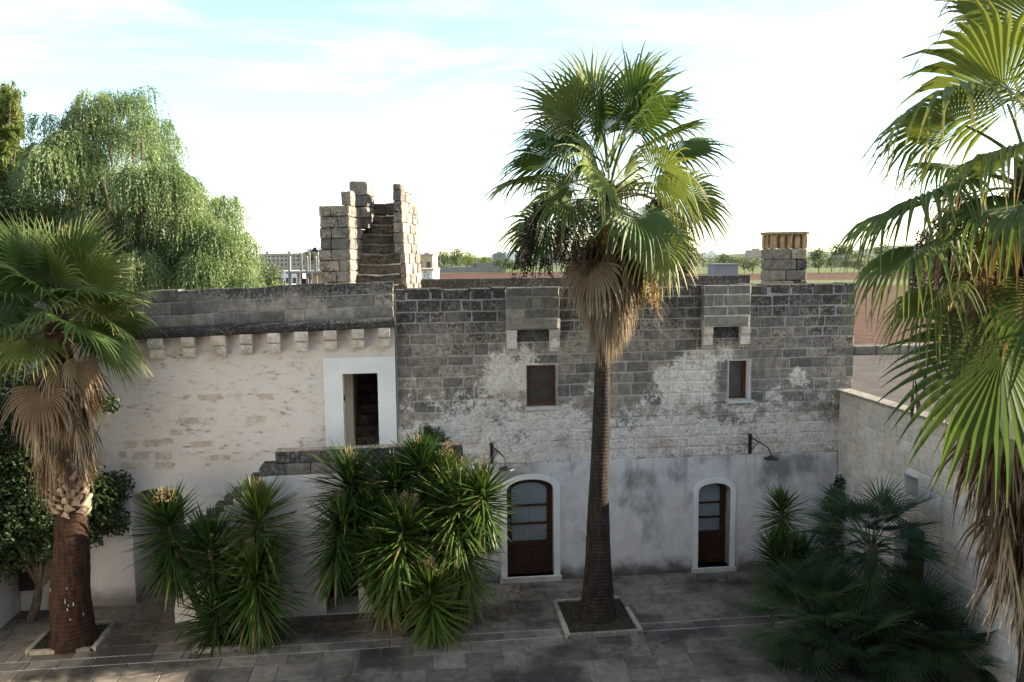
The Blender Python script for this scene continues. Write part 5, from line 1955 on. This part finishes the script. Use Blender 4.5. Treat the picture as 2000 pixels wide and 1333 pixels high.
# ================================================================== FAR COUNTRY
def far_tree(px, pyb, D, hgt, wid, label, mat, n=700, group='trees across the fields', name='field_tree', slim=False):
    P = at_y(px, 500, D)
    o = tag(empty(name, (P.x, D, -0.05)), label, 'tree', group)
    r = random.Random(int(px * 7 + D))
    if slim:
        cl = [(0, 0, hgt * f, wid * 0.5 * (1.05 - f) ** 0.6, wid * 0.5 * (1.05 - f) ** 0.6, hgt * 0.14) for f in (0.12, 0.26, 0.4, 0.55, 0.7, 0.83, 0.93)]
    else:
        cl = []
        for k in range(9):
            a = r.uniform(0, 6.28)
            q = r.uniform(0, 0.33) * wid
            s = wid * r.uniform(0.16, 0.27)
            cl.append((q * math.cos(a), q * math.sin(a), hgt * r.uniform(0.42, 0.80), s, s, s * 0.8))
        cl.append((0, 0, hgt * 0.84, wid * 0.2, wid * 0.2, hgt * 0.15))
    Q, t = cloud(cl, n, wid * 0.035, wid * 0.06, int(px), 0.0, 0.35)
    link('crown', quads_mesh('crown', Q, mat, t), o)
    limbs(o, (0, 0, 0), [c[:3] for c in cl[:6]], max(0.08, hgt * 0.025))


for (px, D, hgt, wid, kd) in ((868, 440, 11.5, 13, 0), (892, 450, 12.5, 14, 0), (912, 455, 11.0, 12, 1), (845, 430, 9.5, 10, 0), (948, 445, 9.5, 9, 1), (958, 470, 8, 8, 0), (922, 430, 9, 8, 1),
                              (995, 400, 7, 10, 0), (1015, 395, 7, 11, 0), (1035, 405, 7.5, 12, 0), (978, 420, 7, 9, 2), (1430, 330, 6.5, 9, 2), (1455, 335, 6, 9, 2), (1470, 320, 5.5, 8, 2), (1415, 420, 8, 12, 0),
                              (1600, 330, 6, 9, 2), (1625, 345, 7, 9, 0), (1655, 330, 6, 8, 2), (1680, 325, 5.5, 10, 2), (1720, 335, 6.5, 8, 2), (1640, 480, 13, 22, 0), (1668, 520, 9, 10, 0), (1722, 470, 14, 14, 0),
                              (1752, 500, 11, 20, 0), (1602, 460, 11, 16, 0), (1780, 420, 9, 14, 2), (1830, 400, 8, 13, 2), (1540, 470, 9, 14, 2), (1310, 420, 8, 14, 0), (1350, 400, 7, 13, 2)):
    far_tree(px, 0, D, hgt, wid, ('dark rounded tree far across the ploughed field', 'light yellow green tree far across the ploughed field', 'grey green olive tree far off at the edge of the grass strip')[kd], (M_FAR, M_PINE, M_OLIVE)[kd], 800,
             ('dark far field trees', 'light far field trees', 'far olive trees')[kd])
far_tree(928, 0, 425, 13.5, 3.4, 'single slim dark cypress beside the low grey shed', M_FAR, 900, None, 'cypress_tree', True)
for (px, D, hgt, wid, kd) in ((512, 95, 6.6, 6.0, 0), (538, 85, 5.6, 5.0, 1), (552, 88, 5.4, 4.5, 0), (521, 140, 7.5, 7, 2), (832, 108, 6.2, 2.6, 0), (818, 109, 6.0, 2.0, 0)):
    far_tree(px, 0, D, hgt, wid, ('dense dark garden tree among the houses beyond the wall', 'bright green garden tree among the houses beyond the wall', 'greyish garden tree among the houses beyond the wall')[kd], (M_FAR, M_PINE, M_OLIVE)[kd], 1500,
             ('dark garden trees', 'bright garden trees', 'greyish garden trees')[kd], 'garden_tree')
# date palm by the unfinished house
dp = at_y(610, 520, 112)
dpo = tag(empty('date_palm', (dp.x, 112, -0.05)), 'small date palm rising behind the unfinished concrete house', 'palm tree')
limbs(dpo, (0, 0, 0), [(0, 0, 7.6)], 0.22)
V, Fc = [], []
for k in range(26):
    az = k * 2.4
    el = 1.3 - 1.4 * k / 26
    p = Vector((0, 0, 7.5))
    L_ = 2.4
    for i in range(8):
        e = el - 1.3 * (i / 8) ** 1.5
        d = Vector((math.cos(e) * math.cos(az), math.cos(e) * math.sin(az), math.sin(e)))
        c = Vector((-math.sin(az), math.cos(az), 0))
        n_ = p + d * L_ / 8
        for s in (-1, 1):
            b = len(V)
            V += [p, p + c * s * 0.38 + d * 0.2 - Vector((0, 0, 0.1)), n_]
            Fc.append((b, b + 1, b + 2))
        p = n_
link('crown', mesh('crown', V, Fc, M_OLIVE, t=[0.3] * len(V)), dpo)


def far_house(name, label, px0, px1, D, zt, mat, depth=8.0, rows=0, cols=0, roof=None, cat='building', z0=-0.05, wmat=None):
    a, b = at_y(px0, 500, D).x, at_y(px1, 500, D).x
    o = tag(empty(name, ((a + b) / 2, D, 0)), label, cat)
    wv = (b - a) / 2
    MB().box(-wv, wv, 0, depth, z0, zt).build('wall', mat, o)
    MB().box(-wv - 0.15, wv + 0.15, -0.15, depth + 0.15, zt + 0.002, zt + 0.25).build('roof', roof or mat, o)
    for i in range(rows):
        for j in range(cols):
            cx = -wv + (j + 0.5) * 2 * wv / cols
            cz_ = zt - (i + 0.62) * 3.0
            wd = min(0.7, wv / cols * 0.5)
            MB().box(cx - wd, cx + wd, -0.04, 0.02, cz_ - 0.7, cz_ + 0.7).build('window', wmat or M_SHUT, o)
    return o


M_PINK = plain('pale_pink_render', (0.42, 0.34, 0.30), 0.9, 0.1, 0.2)
M_WALLW = plain('bright_white_render', (0.78, 0.77, 0.75), 0.9, 0.05, 0.3)
M_YEL = plain('yellow_render', (0.52, 0.44, 0.25), 0.9, 0.1, 0.3)
M_REDB = plain('red_brick', (0.30, 0.12, 0.08), 0.9, 0.2, 2)
ap = far_house('apartment_block', 'long pale pink apartment block far off beyond the unfinished house', 506, 602, 610, 11.5, M_PINK, 14, 3, 12)
for (p0, p1) in ((519, 524), (561, 567)):
    a = at_y(p0, 500, 610).x - ap.location.x
    b_ = at_y(p1, 500, 610).x - ap.location.x
    MB().box(a, b_, 1, 6, 11.76, 13.4).build('stair_head', M_PINK, ap)
far_house('apartment_block', 'narrow pale grey apartment tower far off above the unfinished house', 597, 620, 560, 12.4, M_GREY, 12, 3, 3)
far_house('white_house', 'low white house far off between the garden trees and the unfinished house', 540, 580, 170, 4.9, M_WALLW, 9, 1, 3)
far_house('brick_house', 'low reddish house half hidden by the garden trees', 500, 545, 105, 4.0, M_REDB, 7, 1, 3, M_PINK)
# unfinished concrete house
un = tag(empty('unfinished_house', (at_y(594, 500, 90).x, 90, 0)), 'unfinished concrete house with bare columns and open floors', 'building')
x0, x1 = at_y(564, 500, 90).x - un.location.x, at_y(632, 500, 90).x - un.location.x
for zz6 in (2.9, 6.0):
    MB().box(x0 - 0.3, x1, -0.4, 7, zz6, zz6 + 0.25).build('floor_slab', M_GREY, un)
for k in range(5):
    xx = x0 + (x1 - x0) * k / 4
    for (yy2, zt2) in ((0.0, 7.9 if k in (0, 2, 3, 4) else 6.0), (5.0, 8.3)):
        for (a, b_) in ((-0.05, 2.898), (3.152, 5.998), (6.252, zt2)):
            if b_ > a:
                MB().box(xx - 0.13, xx + 0.13, yy2, yy2 + 0.26, a, b_).build('column', M_GREY, un)
MB().box(x0 + 1.6, x1, 4.0, 4.2, 3.16, 5.99).build('infill_wall', M_YEL, un)
MB().box(x0 - 0.1, x1, 3.0, 3.2, -0.05, 2.89).build('infill_wall', M_GREY, un)
MB().box(x0 + 0.6, x0 + 1.5, 2.95, 3.02, 3.2, 5.4).build('doorway', M_DARK, un)
far_house('white_house', 'bright white house with pink roof edge right beside the stair tower', 792, 845, 118, 5.75, M_WALLW, 10, 0, 0, M_PINK)
far_house('yellow_house', 'yellow flat roofed house behind the bright white one', 795, 845, 150, 8.0, M_YEL, 10, 1, 3, M_PINK)
far_house('long_shed', 'long low grey shed at the far edge of the red field', 918, 972, 425, 4.2, M_GREY, 12, 0, 0, plain('shed_roof', (0.16, 0.15, 0.14), 0.9, 0.1, 0.1))
far_house('field_wall', 'long pale boundary wall at the far edge of the red field', 855, 988, 415, 2.4, M_GREY, 0.5, 0, 0, None, 'wall')
far_house('field_hut', 'small grey blue hut close behind the block wall between palm and chimney', 1398, 1442, 150, 5.7, plain('grey_blue_render', (0.20, 0.205, 0.235), 0.9, 0.08, 0.5), 6, 0, 0)
far_house('farmhouse', 'pale farmhouse far off among trees right of the chimney', 1640, 1662, 470, 6.5, M_PINK, 9, 1, 3)
far_house('farmhouse', 'long low ochre farm building far off right of the chimney', 1664, 1712, 460, 4.3, M_YEL, 9, 1, 5)
# scattered town on the horizon and far woodland
tr2 = random.Random(14)
for k in range(22):
    px = (tr2.uniform(806, 850) if k < 6 else tr2.uniform(960, 1090)) if k < 16 else tr2.uniform(1330, 1480)
    D = tr2.uniform(900, 1300)
    a = at_y(px, 500, D).x
    wv, hh = tr2.uniform(5, 11), tr2.uniform(7, 14)
    o = tag(empty('town_house', (a, D, 0)), 'tiny pale house of the far town on the skyline', 'building', 'houses of the far town')
    MB().box(-wv, wv, 0, 10, -0.05, hh).build('wall', tr2.choice((M_PINK, M_WALLW, M_GREY)), o)
    MB().box(-wv * 0.4, wv * 0.3, 2, 6, hh + 0.002, hh + 2).build('stair_head', M_PINK, o)
fc = []
for k in range(420):
    D = tr2.uniform(480, 1500)
    a = tr2.uniform(-0.62, 0.68)
    s = tr2.uniform(4, 9)
    fc.append((D * a, D, tr2.uniform(1.5, 3.2), s * 1.6, s, tr2.uniform(2.5, 4.5)))
Q, t = cloud(fc, 30000, 0.9, 1.3, 44, 0, 0.3)
wd_ = link('far_woodland', quads_mesh('far_woodland', Q, M_FAR, t))
wd_['kind'] = 'stuff'
wd_['label'] = 'far belt of woodland and groves along the horizon'
wd_['category'] = 'woodland'
